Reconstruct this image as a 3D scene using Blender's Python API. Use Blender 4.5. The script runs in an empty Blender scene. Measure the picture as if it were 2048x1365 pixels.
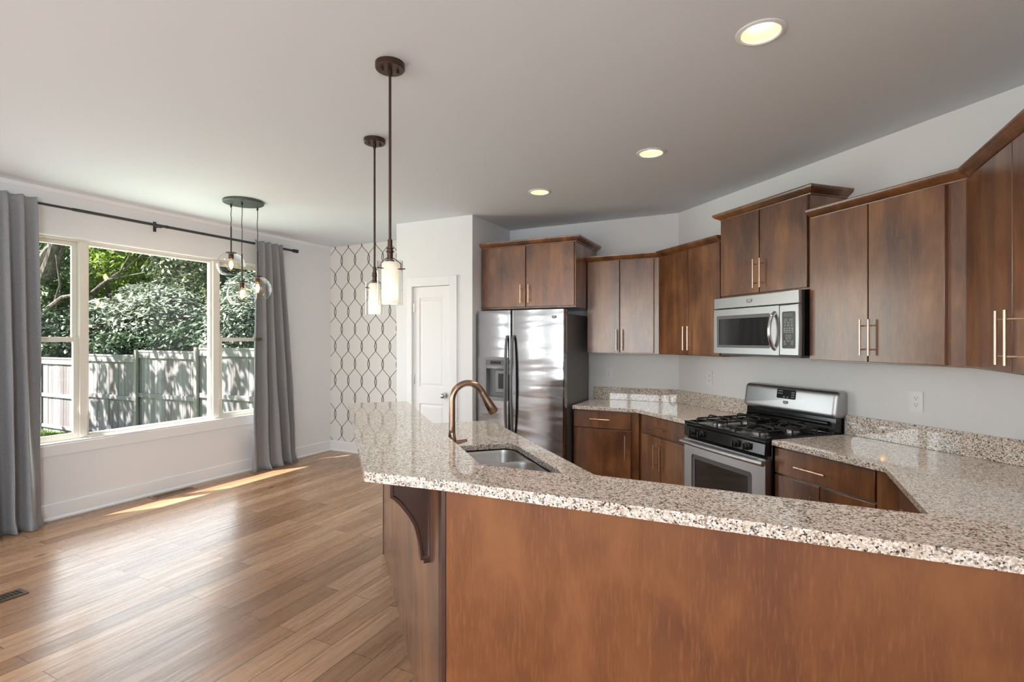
import bpy, bmesh, math, random
import numpy as np
from mathutils import Vector, Matrix
from mathutils.geometry import tessellate_polygon

SC = bpy.context.scene
COL = SC.collection
PI = math.pi
S = math.sqrt(0.5)

# ------------------------------------------------------------------ camera
YAW = math.atan((1537 - 1024) / 1036)
cam = bpy.data.cameras.new('camera')
cam.sensor_width = 36.0
cam.lens = 36.0 * 1036 / 2048
cam.shift_y = (680 - 682.5) / 2048 * -1 * -1
cam.clip_start = 0.05
cam.clip_end = 200
camo = bpy.data.objects.new('camera', cam)
COL.objects.link(camo)
camo.location = (0, 0, 1.49)
camo.rotation_euler = (PI / 2, 0, YAW)
SC.camera = camo

# ------------------------------------------------------------------ sky, sun, added fill lamps, exposure
SC.view_settings.view_transform = 'Standard'
SC.view_settings.look = 'None'
SC.view_settings.gamma = 1.0
SC.view_settings.use_curve_mapping = False
SC.view_settings.exposure = 0.78
cy = SC.cycles
cy.use_denoising = True
cy.max_bounces = 9
cy.diffuse_bounces = 5
cy.glossy_bounces = 5
cy.transmission_bounces = 6
cy.transparent_max_bounces = 16
cy.caustics_reflective = False
cy.caustics_refractive = False
cy.sample_clamp_indirect = 6.0

world = bpy.data.worlds.new('sky')
SC.world = world
world.use_nodes = True
wn = world.node_tree.nodes
wl = world.node_tree.links
sky = wn.new('ShaderNodeTexSky')
sky.sky_type = 'NISHITA'
sky.sun_disc = False
sky.sun_elevation = math.radians(44)
sky.sun_rotation = math.radians(213)
wn['Background'].inputs['Strength'].default_value = 0.17
wl.new(sky.outputs[0], wn['Background'].inputs['Color'])

SUN_DIR = Vector((0.40, 0.68, -1.0)).normalized()
sd = bpy.data.lights.new('sun', 'SUN')
sd.energy = 15.0
sd.angle = math.radians(0.6)
sd.color = (1.0, 0.96, 0.90)
so = bpy.data.objects.new('sun', sd)
COL.objects.link(so)
so.rotation_euler = SUN_DIR.to_track_quat('-Z', 'Y').to_euler()


def area(name, loc, direction, sx, sy, power, color=(1, 1, 1)):
    d = bpy.data.lights.new(name, 'AREA')
    d.shape = 'RECTANGLE'
    d.size, d.size_y = sx, sy
    d.energy = power
    d.color = color
    o = bpy.data.objects.new(name, d)
    COL.objects.link(o)
    o.location = loc
    o.rotation_euler = Vector(direction).to_track_quat('-Z', 'Z').to_euler()
    return o


REAR_Y = -4.0
XR_ = 1.18
# added fill lamps behind the panes of the assumed windows in the rear wall and the rear part of the window wall
area('added_fill_rear', (-3.1, REAR_Y - 0.10, 1.35), (0, 1, 0.0), 2.6, 2.1, 72, (0.93, 0.97, 1.02))
area('added_fill_rear_right', (-0.2, REAR_Y - 0.10, 1.35), (0, 1, 0.0), 1.7, 2.1, 14, (0.93, 0.97, 1.02))
area('added_fill_side', (-5.46, -3.1, 1.45), (1, 0, 0.0), 1.2, 1.7, 60, (0.93, 0.97, 1.02))
area('added_fill_right', (XR_ + 0.14, -2.2, 1.5), (-1, 0, 0.0), 1.8, 1.5, 112, (0.84, 0.96, 1.09))  # added fill lamp, brightens the window wall from an invented opening
area('added_fill_bay', (-5.50, 2.95, 1.45), (1, 0, 0.25), 2.4, 1.6, 31, (0.93, 1.0, 1.02))  # added fill lamp just outside the dining window, stands in for sky light


# ------------------------------------------------------------------ mesh helpers
class MB:
    def __init__(self):
        self.v, self.f = [], []

    def add(self, vs, fs):
        n = len(self.v)
        self.v += [tuple(p) for p in vs]
        self.f += [tuple(i + n for i in q) for q in fs]
        return self

    def box(self, x0, x1, y0, y1, z0, z1):
        return self.add([(x, y, z) for z in (z0, z1) for y in (y0, y1) for x in (x0, x1)],
                        [(0, 2, 3, 1), (4, 5, 7, 6), (0, 1, 5, 4), (2, 6, 7, 3), (0, 4, 6, 2), (1, 3, 7, 5)])

    def prism(self, poly, z0, z1, holes=(), caps=True):
        loops = [list(poly)] + [list(h) for h in holes]
        off, vs, fs = 0, [], []
        starts = []
        for lp in loops:
            starts.append(len(vs) // 2)
            m = len(lp)
            base = len(vs)
            vs += [(x, y, z0) for x, y in lp] + [(x, y, z1) for x, y in lp]
            for i in range(m):
                j = (i + 1) % m
                fs.append((base + i, base + j, base + m + j, base + m + i))
        if caps:
            lens = [len(l) for l in loops]
            def gi(k, top):
                for li, m in enumerate(lens):
                    if k < m:
                        return 2 * sum(lens[:li]) + k + (m if top else 0)
                    k -= m
            if len(loops) == 1 and False:
                pass
            tris = tessellate_polygon([[Vector((x, y, 0)) for x, y in lp] for lp in loops])
            for t in tris:
                fs.append(tuple(gi(k, True) for k in t))
                fs.append(tuple(gi(k, False) for k in reversed(t)))
        return self.add(vs, fs)

    def tube(self, pts, r, n=12, caps=True, up=None):
        pts = [Vector(p) for p in pts]
        rs = r if isinstance(r, (list, tuple)) else [r] * len(pts)
        vs, fs = [], []
        prev = None
        for i, p in enumerate(pts):
            a = pts[max(i - 1, 0)]
            b = pts[min(i + 1, len(pts) - 1)]
            t = (b - a).normalized()
            if prev is None:
                u = Vector(up) if up else (Vector((0, 0, 1)) if abs(t.z) < 0.9 else Vector((1, 0, 0)))
            else:
                u = prev
            u = (u - t * u.dot(t)).normalized()
            prev = u
            w = t.cross(u)
            for k in range(n):
                an = 2 * PI * k / n
                vs.append(p + (u * math.cos(an) + w * math.sin(an)) * rs[i])
        m = len(pts)
        for i in range(m - 1):
            for k in range(n):
                k2 = (k + 1) % n
                fs.append((i * n + k, i * n + k2, (i + 1) * n + k2, (i + 1) * n + k))
        if caps:
            fs.append(tuple(reversed(range(n))))
            fs.append(tuple(range((m - 1) * n, m * n)))
        return self.add(vs, fs)

    def cyl(self, p0, p1, r, r1=None, n=20):
        return self.tube([p0, p1], [r, r if r1 is None else r1], n)

    def lathe(self, prof, c=(0, 0, 0), n=32, closed=False):
        vs, fs = [], []
        for r, z in prof:
            for k in range(n):
                an = 2 * PI * k / n
                vs.append((c[0] + r * math.cos(an), c[1] + r * math.sin(an), c[2] + z))
        m = len(prof)
        rng = m if closed else m - 1
        for i in range(rng):
            i2 = (i + 1) % m
            for k in range(n):
                k2 = (k + 1) % n
                fs.append((i * n + k, i * n + k2, i2 * n + k2, i2 * n + k))
        if not closed:
            if prof[0][0] > 1e-6 and False:
                pass
        return self.add(vs, fs)

    def loft(self, loops, cap0=False, cap1=False):
        n = len(loops[0])
        vs = [p for l in loops for p in l]
        fs = []
        for i in range(len(loops) - 1):
            for k in range(n):
                k2 = (k + 1) % n
                fs.append((i * n + k, i * n + k2, (i + 1) * n + k2, (i + 1) * n + k))
        if cap0:
            fs.append(tuple(reversed(range(n))))
        if cap1:
            fs.append(tuple(range((len(loops) - 1) * n, len(loops) * n)))
        return self.add(vs, fs)

    def sphere(self, c, r, n=20, m=12, sx=1, sy=1, sz=1):
        prof = [(max(r * math.sin(PI * i / m), 1e-5), -r * math.cos(PI * i / m)) for i in range(m + 1)]
        k = len(self.v)
        self.lathe(prof, (0, 0, 0), n)
        for i in range(k, len(self.v)):
            x, y, z = self.v[i]
            self.v[i] = (c[0] + x * sx, c[1] + y * sy, c[2] + z * sz)
        return self

    def sweep(self, path, prof, keep=None):
        """profile (offset to the right of travel, z) along a plan polyline with mitres"""
        P = [Vector(p) for p in path]
        n = len(P)
        offs = []
        for i in range(n):
            d0 = (P[i] - P[i - 1]).normalized() if i > 0 else None
            d1 = (P[i + 1] - P[i]).normalized() if i < n - 1 else None
            if d0 is None: d0 = d1
            if d1 is None: d1 = d0
            n0 = Vector((d0.y, -d0.x))
            n1 = Vector((d1.y, -d1.x))
            b = (n0 + n1).normalized()
            offs.append(b / max(b.dot(n0), 0.2))
        rng = range(*keep) if keep else range(n)
        vs, fs = [], []
        m = len(prof)
        idx = list(rng)
        for i in idx:
            for o, z in prof:
                q = P[i] + offs[i] * o
                vs.append((q.x, q.y, z))
        for i in range(len(idx) - 1):
            for k in range(m):
                k2 = (k + 1) % m
                fs.append((i * m + k, i * m + k2, (i + 1) * m + k2, (i + 1) * m + k))
        fs.append(tuple(range(m)))
        fs.append(tuple(reversed(range((len(idx) - 1) * m, len(idx) * m))))
        return self.add(vs, fs)

    def build(self, name, mat, parent=None, smooth=True, bevel=0.0, seg=2, label=None, recalc=True, angle=35):
        me = bpy.data.meshes.new(name)
        me.from_pydata(self.v, [], self.f)
        me.validate()
        if recalc:
            bm = bmesh.new()
            bm.from_mesh(me)
            bmesh.ops.recalc_face_normals(bm, faces=bm.faces)
            bm.to_mesh(me)
            bm.free()
        if smooth:
            me.polygons.foreach_set('use_smooth', [True] * len(me.polygons))
            me.set_sharp_from_angle(angle=math.radians(angle))
        me.materials.append(mat)
        o = bpy.data.objects.new(name, me)
        COL.objects.link(o)
        if parent is not None:
            o.parent = parent
        if bevel:
            b = o.modifiers.new('bevel', 'BEVEL')
            b.width = bevel
            b.segments = seg
            b.limit_method = 'ANGLE'
            b.angle_limit = math.radians(40)
        if label:
            o['label'] = label
        return o


def thing(name, label, cat, loc=(0, 0, 0), rot=0.0, group=None):
    o = bpy.data.objects.new(name, None)
    o.empty_display_size = 0.1
    COL.objects.link(o)
    o.location = loc
    o.rotation_euler = (0, 0, rot)
    o['label'] = label
    o['category'] = cat
    if group:
        o['group'] = group
    return o


def tag(o, label, cat, group=None, kind=None):
    o['label'] = label
    o['category'] = cat
    if group: o['group'] = group
    if kind: o['kind'] = kind
    return o


def struct(o):
    o['kind'] = 'structure'
    return o


def rrect(x0, x1, y0, y1, r, n=6):
    pts = []
    for cx, cy_, a0 in ((x1 - r, y0 + r, -PI / 2), (x1 - r, y1 - r, 0), (x0 + r, y1 - r, PI / 2), (x0 + r, y0 + r, PI)):
        for i in range(n + 1):
            a = a0 + PI / 2 * i / n
            pts.append((cx + r * math.cos(a), cy_ + r * math.sin(a)))
    return pts


def plate_xz(mb, x0, x1, z0, z1, yf, yb, r=0.01, holes=(), n=5):
    """rounded plate standing in the xz plane between y=yf and y=yb"""
    t = MB()
    t.prism(rrect(x0, x1, z0, z1, r, n), 0, 1, holes=holes)
    vs = [(x, yf + (yb - yf) * (1 - z), y) for x, y, z in t.v]
    return mb.add(vs, t.f)


# ------------------------------------------------------------------ materials
def mat(name, color=(0.8, 0.8, 0.8), rough=0.5, metal=0.0, spec=0.5, coat=0.0, coat_rough=0.05, emit=None, estr=0.0):
    m = bpy.data.materials.new(name)
    m.use_nodes = True
    b = m.node_tree.nodes['Principled BSDF']
    b.inputs['Base Color'].default_value = (*color, 1)
    b.inputs['Roughness'].default_value = rough
    b.inputs['Metallic'].default_value = metal
    b.inputs['Specular IOR Level'].default_value = spec
    b.inputs['Coat Weight'].default_value = coat
    b.inputs['Coat Roughness'].default_value = coat_rough
    if emit:
        b.inputs['Emission Color'].default_value = (*emit, 1)
        b.inputs['Emission Strength'].default_value = estr
    return m


class NT:
    def __init__(self, m):
        self.m = m
        self.t = m.node_tree
        self.b = self.t.nodes['Principled BSDF']

    def n(self, typ, **kw):
        x = self.t.nodes.new('ShaderNode' + typ)
        for k, v in kw.items():
            if k.startswith('i_'):
                key = k[2:]
                key = int(key) if key.isdigit() else key.replace('_', ' ')
                x.inputs[key].default_value = v
            else:
                setattr(x, k, v)
        return x

    def l(self, a, b):
        self.t.links.new(a, b)

    def math(self, op, a, b=None, clamp=False):
        x = self.n('Math', operation=op, use_clamp=clamp)
        for i, q in enumerate((a, b)):
            if q is None: continue
            if isinstance(q, (int, float)):
                x.inputs[i].default_value = q
            else:
                self.l(q, x.inputs[i])
        return x.outputs[0]

    def ramp(self, fac, stops, interp='LINEAR'):
        r = self.n('ValToRGB')
        r.color_ramp.interpolation = interp
        el = r.color_ramp.elements
        while len(el) < len(stops): el.new(0.5)
        for e, (p, c) in zip(el, stops):
            e.position = p
            e.color = (*c, 1) if len(c) == 3 else c
        self.l(fac, r.inputs[0])
        return r.outputs[0]

    def coords(self, scale=(1, 1, 1), kind='Object', rot=(0, 0, 0), loc=(0, 0, 0)):
        tc = self.n('TexCoord')
        mp = self.n('Mapping')
        mp.inputs['Scale'].default_value = scale
        mp.inputs['Rotation'].default_value = rot
        mp.inputs['Location'].default_value = loc
        self.l(tc.outputs[kind], mp.inputs[0])
        return mp.outputs[0]

    def noise(self, vec, scale=5, detail=3, rough=0.5, dist=0.0):
        x = self.n('TexNoise')
        x.inputs['Scale'].default_value = scale
        x.inputs['Detail'].default_value = detail
        x.inputs['Roughness'].default_value = rough
        x.inputs['Distortion'].default_value = dist
        if vec is not None: self.l(vec, x.inputs['Vector'])
        return x.outputs['Fac']

    def mix(self, fac, a, b, blend='MIX'):
        x = self.n('MixRGB', blend_type=blend)
        for i, q in enumerate((fac, a, b)):
            if isinstance(q, (int, float)):
                x.inputs[i].default_value = q
            elif isinstance(q, tuple):
                x.inputs[i].default_value = (*q, 1)
            else:
                self.l(q, x.inputs[i])
        return x.outputs[0]

    def bump(self, h, strength=0.2, dist=0.01, to=True):
        x = self.n('Bump')
        x.inputs['Strength'].default_value = strength
        x.inputs['Distance'].default_value = dist
        self.l(h, x.inputs['Height'])
        if to: self.l(x.outputs[0], self.b.inputs['Normal'])
        return x.outputs[0]

    def base(self, c):
        self.l(c, self.b.inputs['Base Color'])


def wood_mat(name, dark, mid, light, rough=0.3, coat=0.35, grain=1.0, axis='z', sc=None, coat_ior=1.5):
    m = mat(name, mid, rough, coat=coat, coat_rough=0.22)
    m.node_tree.nodes['Principled BSDF'].inputs['Coat IOR'].default_value = coat_ior
    t = NT(m)
    sc = sc or {'z': (9, 9, 1.2), 'x': (1.2, 9, 9), 'y': (9, 1.2, 9)}[axis]
    fine = {'z': (140, 140, 14), 'x': (14, 140, 140), 'y': (140, 14, 140)}[axis]
    oi = t.n('ObjectInfo')
    tc = t.n('TexCoord')
    ad = t.n('VectorMath', operation='ADD')
    cb = t.n('CombineXYZ')
    rr = t.math('MULTIPLY', oi.outputs['Random'], 37.0)
    for i in range(3): t.l(rr, cb.inputs[i])
    t.l(tc.outputs['Object'], ad.inputs[0])
    t.l(cb.outputs[0], ad.inputs[1])
    def mp(scale):
        q = t.n('Mapping')
        q.inputs['Scale'].default_value = scale
        t.l(ad.outputs[0], q.inputs[0])
        return q.outputs[0]
    a = t.noise(mp(sc), 1.0, 4, 0.55, 0.6)
    c = t.noise(mp((3.0, 3.0, 2.2)), 1.0, 3, 0.5, 0.4)
    f = t.noise(mp(fine), 1.0, 2, 0.6)
    s = t.math('ADD', t.math('MULTIPLY', a, 0.48), t.math('MULTIPLY', c, 0.52))
    col = t.ramp(s, [(0.37, dark), (0.5, mid), (0.64, light)])
    col = t.mix(t.ramp(f, [(0.5, (0, 0, 0)), (0.72, (0.35 * grain,) * 3)]), col, light)
    t.base(col)
    t.bump(f, 0.04, 0.002)
    return m


WOOD = wood_mat('stained cabinet wood', (0.066, 0.018, 0.0045), (0.158, 0.053, 0.0135), (0.285, 0.118, 0.036), rough=0.45, coat=1.0, coat_ior=1.66)
WOODP = wood_mat('stained panel wood', (0.118, 0.033, 0.008), (0.172, 0.053, 0.0135), (0.240, 0.086, 0.025), rough=0.5, coat=0.06, grain=2.0, sc=(7, 7, 3.5))
WOODD = wood_mat('dark stained wood', (0.028, 0.009, 0.005), (0.042, 0.013, 0.007), (0.062, 0.022, 0.012), rough=0.3)

WALL = mat('white wall paint', (0.79, 0.79, 0.79), 0.6, spec=0.3)
t = NT(WALL); t.bump(t.noise(t.coords((1, 1, 1)), 260, 2), 0.02, 0.002)
CEIL = mat('white ceiling paint', (0.735, 0.775, 0.825), 0.8, spec=0.2)
t = NT(CEIL); t.bump(t.noise(t.coords((1, 1, 1)), 200, 2), 0.02, 0.002)
TRIM = mat('white trim gloss paint', (0.84, 0.84, 0.84), 0.35)
t = NT(TRIM); t.bump(t.noise(t.coords((1, 1, 1)), 60, 2), 0.01, 0.002)
VINYL = mat('cream window vinyl', (0.80, 0.76, 0.68), 0.35)
t = NT(VINYL); t.bump(t.noise(t.coords((1, 1, 1)), 60, 2), 0.01, 0.002)


def granite():
    m = mat('speckled granite', (0.6, 0.55, 0.5), 0.035, spec=0.85)
    t = NT(m)
    v = t.coords((1, 1, 1))
    nz = t.n('TexNoise'); nz.inputs['Scale'].default_value = 90; nz.inputs['Detail'].default_value = 2
    t.l(v, nz.inputs['Vector'])
    sb = t.n('VectorMath', operation='SCALE'); sb.inputs['Scale'].default_value = 0.006
    t.l(nz.outputs['Color'], sb.inputs[0])
    ad = t.n('VectorMath', operation='ADD'); t.l(v, ad.inputs[0]); t.l(sb.outputs[0], ad.inputs[1])
    vo = t.n('TexVoronoi'); vo.inputs['Scale'].default_value = 230
    t.l(ad.outputs[0], vo.inputs['Vector'])
    sep = t.n('SeparateColor'); t.l(vo.outputs['Color'], sep.inputs[0])
    col = t.ramp(sep.outputs[0], [(0.0, (0.03, 0.028, 0.028)), (0.07, (0.16, 0.13, 0.11)), (0.13, (0.38, 0.31, 0.26)),
                                  (0.27, (0.60, 0.49, 0.40)), (0.50, (0.74, 0.64, 0.55)), (0.76, (0.84, 0.81, 0.77))], 'CONSTANT')
    vo2 = t.n('TexVoronoi'); vo2.inputs['Scale'].default_value = 120
    t.l(ad.outputs[0], vo2.inputs['Vector'])
    sep2 = t.n('SeparateColor'); t.l(vo2.outputs['Color'], sep2.inputs[0])
    col = t.mix(t.ramp(sep2.outputs[1], [(0.0, (0.6, 0.6, 0.6)), (0.06, (0, 0, 0))], 'CONSTANT'), col, (0.06, 0.05, 0.05))
    t.base(col)
    return m


GRAN = granite()


def floor_mat():
    m = mat('hickory plank floor', (0.4, 0.22, 0.12), 0.26, spec=0.5)
    t = NT(m)
    tc = t.n('TexCoord')
    sx = t.n('SeparateXYZ'); t.l(tc.outputs['Object'], sx.inputs[0])
    cb = t.n('CombineXYZ'); t.l(sx.outputs[1], cb.inputs[0]); t.l(sx.outputs[0], cb.inputs[1])
    br = t.n('TexBrick')
    br.offset = 0.37; br.offset_frequency = 2; br.squash = 1
    br.inputs['Scale'].default_value = 1.0
    br.inputs['Brick Width'].default_value = 1.15
    br.inputs['Row Height'].default_value = 0.127
    br.inputs['Mortar Size'].default_value = 0.0016
    br.inputs['Mortar Smooth'].default_value = 0.1
    br.inputs['Bias'].default_value = 0.0
    br.inputs['Color1'].default_value = (0, 0, 0, 1)
    br.inputs['Color2'].default_value = (1, 1, 1, 1)
    t.l(cb.outputs[0], br.inputs['Vector'])
    tint = t.n('RGBToBW'); t.l(br.outputs['Color'], tint.inputs[0])
    base = t.ramp(tint.outputs[0], [(0.0, (0.29, 0.155, 0.077)), (0.35, (0.39, 0.215, 0.115)), (0.7, (0.47, 0.27, 0.152)), (1.0, (0.53, 0.325, 0.19))])
    # offset the grain from plank to plank
    off = t.n('CombineXYZ'); t.l(t.math('MULTIPLY', tint.outputs[0], 9.0), off.inputs[0]); t.l(t.math('MULTIPLY', tint.outputs[0], 5.0), off.inputs[1])
    ad = t.n('VectorMath', operation='ADD'); t.l(cb.outputs[0], ad.inputs[0]); t.l(off.outputs[0], ad.inputs[1])
    def mp(s):
        q = t.n('Mapping'); q.inputs['Scale'].default_value = s; t.l(ad.outputs[0], q.inputs[0]); return q.outputs[0]
    g = t.noise(mp((2.2, 34, 1)), 1.0, 5, 0.6, 1.2)
    g2 = t.noise(mp((5, 150, 1)), 1.0, 3, 0.6)
    big = t.noise(mp((1.3, 4.0, 1)), 1.0, 3, 0.5, 0.8)
    col = t.mix(t.ramp(g, [(0.42, (0, 0, 0)), (0.68, (0.55,) * 3)]), base, (0.15, 0.065, 0.028))
    col = t.mix(t.ramp(g2, [(0.5, (0, 0, 0)), (0.8, (0.4,) * 3)]), col, (0.11, 0.05, 0.022))
    col = t.mix(t.ramp(big, [(0.55, (0, 0, 0)), (0.8, (0.45,) * 3)]), col, (0.40, 0.25, 0.15))
    vo = t.n('TexVoronoi'); vo.inputs['Scale'].default_value = 1.0; t.l(mp((1.1, 3.2, 1)), vo.inputs['Vector'])
    col = t.mix(t.ramp(vo.outputs['Distance'], [(0.03, (0.8,) * 3), (0.075, (0, 0, 0))]), col, (0.05, 0.022, 0.01))
    col = t.mix(br.outputs['Fac'], col, (0.045, 0.02, 0.01))
    t.base(col)
    rg = t.ramp(g, [(0.3, (0.20,) * 3), (0.7, (0.34,) * 3)])
    t.l(rg, t.b.inputs['Roughness'])
    wav = t.noise(mp((0.9, 9.0, 1)), 1.0, 2, 0.5)
    h = t.math('ADD', t.math('MULTIPLY', wav, 0.9), t.math('MULTIPLY', g, 0.25))
    h = t.math('SUBTRACT', h, t.math('MULTIPLY', br.outputs['Fac'], 0.9))
    t.bump(h, 0.22, 0.008)
    return m


FLOOR = floor_mat()


def steel(name, color, rough, wave=0.0, aniso_axis='x'):
    m = mat(name, color, rough, metal=1.0)
    t = NT(m)
    v = t.coords({'x': (3, 3, 500), 'z': (500, 500, 3)}[aniso_axis])
    f = t.noise(v, 1.0, 2)
    b1 = t.bump(f, 0.02, 0.001, to=False)
    if wave:
        b2 = t.n('Bump'); b2.inputs['Strength'].default_value = wave; b2.inputs['Distance'].default_value = 0.05
        w = t.noise(t.coords((1.0, 1.0, 5.5)), 1.6, 1.5, 0.4, 0.3)
        t.l(w, b2.inputs['Height']); t.l(b1, b2.inputs['Normal'])
        t.l(b2.outputs[0], t.b.inputs['Normal'])
    else:
        t.l(b1, t.b.inputs['Normal'])
    return m


STEEL = steel('brushed stainless steel', (0.46, 0.46, 0.47), 0.36)
STEELF = steel('stainless fridge door', (0.34, 0.34, 0.35), 0.15, wave=0.16)
STEELS = steel('satin sink steel', (0.62, 0.62, 0.61), 0.34)
DGREY = mat('dark grey enamel', (0.125, 0.125, 0.13), 0.42)
t = NT(DGREY); t.bump(t.noise(t.coords((1, 1, 1)), 300, 2), 0.05, 0.001)
BLACK = mat('gloss black enamel', (0.008, 0.008, 0.009), 0.12)
t = NT(BLACK); t.bump(t.noise(t.coords((1, 1, 1)), 20, 2), 0.01, 0.002)
BLACKM = mat('matte black iron', (0.012, 0.012, 0.013), 0.45)
t = NT(BLACKM); t.bump(t.noise(t.coords((1, 1, 1)), 400, 2), 0.1, 0.001)
BGLASS = mat('dark oven glass', (0.02, 0.02, 0.022), 0.05, spec=0.8)
t = NT(BGLASS); t.base(t.ramp(t.noise(t.coords((40, 40, 40)), 3, 2), [(0.3, (0.016, 0.016, 0.018)), (0.7, (0.024, 0.024, 0.026))]))
GREYP = mat('grey plastic', (0.22, 0.22, 0.23), 0.35)
t = NT(GREYP); t.bump(t.noise(t.coords((1, 1, 1)), 300, 2), 0.03, 0.001)
KEY = mat('pale key print', (0.55, 0.55, 0.56), 0.4)
t = NT(KEY); t.bump(t.noise(t.coords((1, 1, 1)), 300, 2), 0.03, 0.001)
COPPER = steel('brushed bronze faucet', (0.36, 0.24, 0.175), 0.24, aniso_axis='z')
PULL = steel('satin rose nickel pull', (0.66, 0.49, 0.385), 0.28, aniso_axis='z')
BRONZE = mat('oil rubbed bronze', (0.075, 0.042, 0.03), 0.35, metal=0.7)
t = NT(BRONZE); t.bump(t.noise(t.coords((1, 1, 1)), 200, 2), 0.04, 0.001)
GUNM = mat('gunmetal', (0.10, 0.115, 0.11), 0.4, metal=0.6)
t = NT(GUNM); t.bump(t.noise(t.coords((1, 1, 1)), 200, 2), 0.03, 0.001)
RODM = mat('dark rod metal', (0.05, 0.05, 0.055), 0.4, metal=0.5)
t = NT(RODM); t.bump(t.noise(t.coords((1, 1, 1)), 200, 2), 0.03, 0.001)
CHROME = mat('satin chrome', (0.62, 0.62, 0.63), 0.15, metal=1.0)
t = NT(CHROME); t.bump(t.noise(t.coords((1, 1, 1)), 120, 2), 0.01, 0.001)
PLASW = mat('white plastic', (0.82, 0.82, 0.82), 0.3)
t = NT(PLASW); t.bump(t.noise(t.coords((1, 1, 1)), 120, 2), 0.01, 0.001)
SLOT = mat('dark slot', (0.03, 0.03, 0.03), 0.6)
t = NT(SLOT); t.bump(t.noise(t.coords((1, 1, 1)), 120, 2), 0.01, 0.001)
VENTM = mat('brass brown vent', (0.10, 0.06, 0.03), 0.4, metal=0.4)
t = NT(VENTM); t.bump(t.noise(t.coords((1, 1, 1)), 120, 2), 0.03, 0.001)


def thin_glass(name, tint=(1, 1, 1), ior=1.45, rough=0.0, extra=0.0):
    m = bpy.data.materials.new(name)
    m.use_nodes = True
    nt = m.node_tree
    for n in list(nt.nodes): nt.nodes.remove(n)
    out = nt.nodes.new('ShaderNodeOutputMaterial')
    tr = nt.nodes.new('ShaderNodeBsdfTransparent'); tr.inputs[0].default_value = (*tint, 1)
    gl = nt.nodes.new('ShaderNodeBsdfGlossy'); gl.inputs['Roughness'].default_value = rough
    fr = nt.nodes.new('ShaderNodeLayerWeight'); fr.inputs['Blend'].default_value = 0.5
    pw = nt.nodes.new('ShaderNodeMath'); pw.operation = 'POWER'; pw.inputs[1].default_value = 4.5
    r0 = ((ior - 1) / (ior + 1)) ** 2
    ad = nt.nodes.new('ShaderNodeMath'); ad.operation = 'MULTIPLY_ADD'; ad.inputs[1].default_value = 1 - r0; ad.inputs[2].default_value = r0 + extra
    ad.use_clamp = True
    mx = nt.nodes.new('ShaderNodeMixShader')
    nt.links.new(fr.outputs['Facing'], pw.inputs[0])
    nt.links.new(pw.outputs[0], ad.inputs[0])
    nt.links.new(ad.outputs[0], mx.inputs[0])
    nt.links.new(tr.outputs[0], mx.inputs[1])
    nt.links.new(gl.outputs[0], mx.inputs[2])
    nt.links.new(mx.outputs[0], out.inputs[0])
    return m


PANE = thin_glass('window glass', (0.97, 0.985, 0.98))
GLOBE = thin_glass('clear globe glass', (0.97, 0.975, 0.965), 1.5, 0.0, 0.01)
BULB = thin_glass('amber bulb glass', (1.0, 0.86, 0.66), 1.45)
FILA = mat('glowing filament', (1, 0.6, 0.2), 0.5, emit=(1.0, 0.50, 0.16), estr=40)
LENS = mat('lit lamp lens', (1, 1, 1), 0.5, emit=(1.0, 0.93, 0.80), estr=6)
BULBW = mat('frosted lamp bulb', (0.9, 0.9, 0.88), 0.5, emit=(1.0, 0.90, 0.76), estr=3)


def opal():
    m = bpy.data.materials.new('opal glass')
    m.use_nodes = True
    nt = m.node_tree
    for n in list(nt.nodes): nt.nodes.remove(n)
    out = nt.nodes.new('ShaderNodeOutputMaterial')
    a = nt.nodes.new('ShaderNodeBsdfTranslucent'); a.inputs[0].default_value = (0.93, 0.90, 0.86, 1)
    d = nt.nodes.new('ShaderNodeBsdfDiffuse'); d.inputs[0].default_value = (0.85, 0.83, 0.80, 1)
    mx = nt.nodes.new('ShaderNodeMixShader'); mx.inputs[0].default_value = 0.45
    nz = nt.nodes.new('ShaderNodeTexNoise'); nz.inputs['Scale'].default_value = 80
    bp = nt.nodes.new('ShaderNodeBump'); bp.inputs['Strength'].default_value = 0.02
    nt.links.new(nz.outputs['Fac'], bp.inputs['Height']); nt.links.new(bp.outputs[0], d.inputs['Normal'])
    nt.links.new(a.outputs[0], mx.inputs[1]); nt.links.new(d.outputs[0], mx.inputs[2])
    nt.links.new(mx.outputs[0], out.inputs[0])
    return m


OPAL = opal()


def curtain_mat():
    m = mat('grey linen', (0.20, 0.19, 0.19), 0.75, spec=0.25)
    t = NT(m)
    v = t.coords((1, 1, 1))
    w1 = t.noise(t.coords((40, 900, 40)), 1.0, 2)
    w2 = t.noise(t.coords((600, 600, 40)), 1.0, 2)
    s = t.math('MULTIPLY', t.math('ADD', w1, w2), 0.5)
    t.base(t.ramp(s, [(0.35, (0.215, 0.215, 0.222)), (0.65, (0.300, 0.300, 0.310))]))
    t.b.inputs['Sheen Weight'].default_value = 0.3
    t.bump(t.math('ADD', s, t.math('MULTIPLY', t.noise(v, 14, 3), 1.5)), 0.12, 0.004)
    return m


CURT = curtain_mat()


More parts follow.
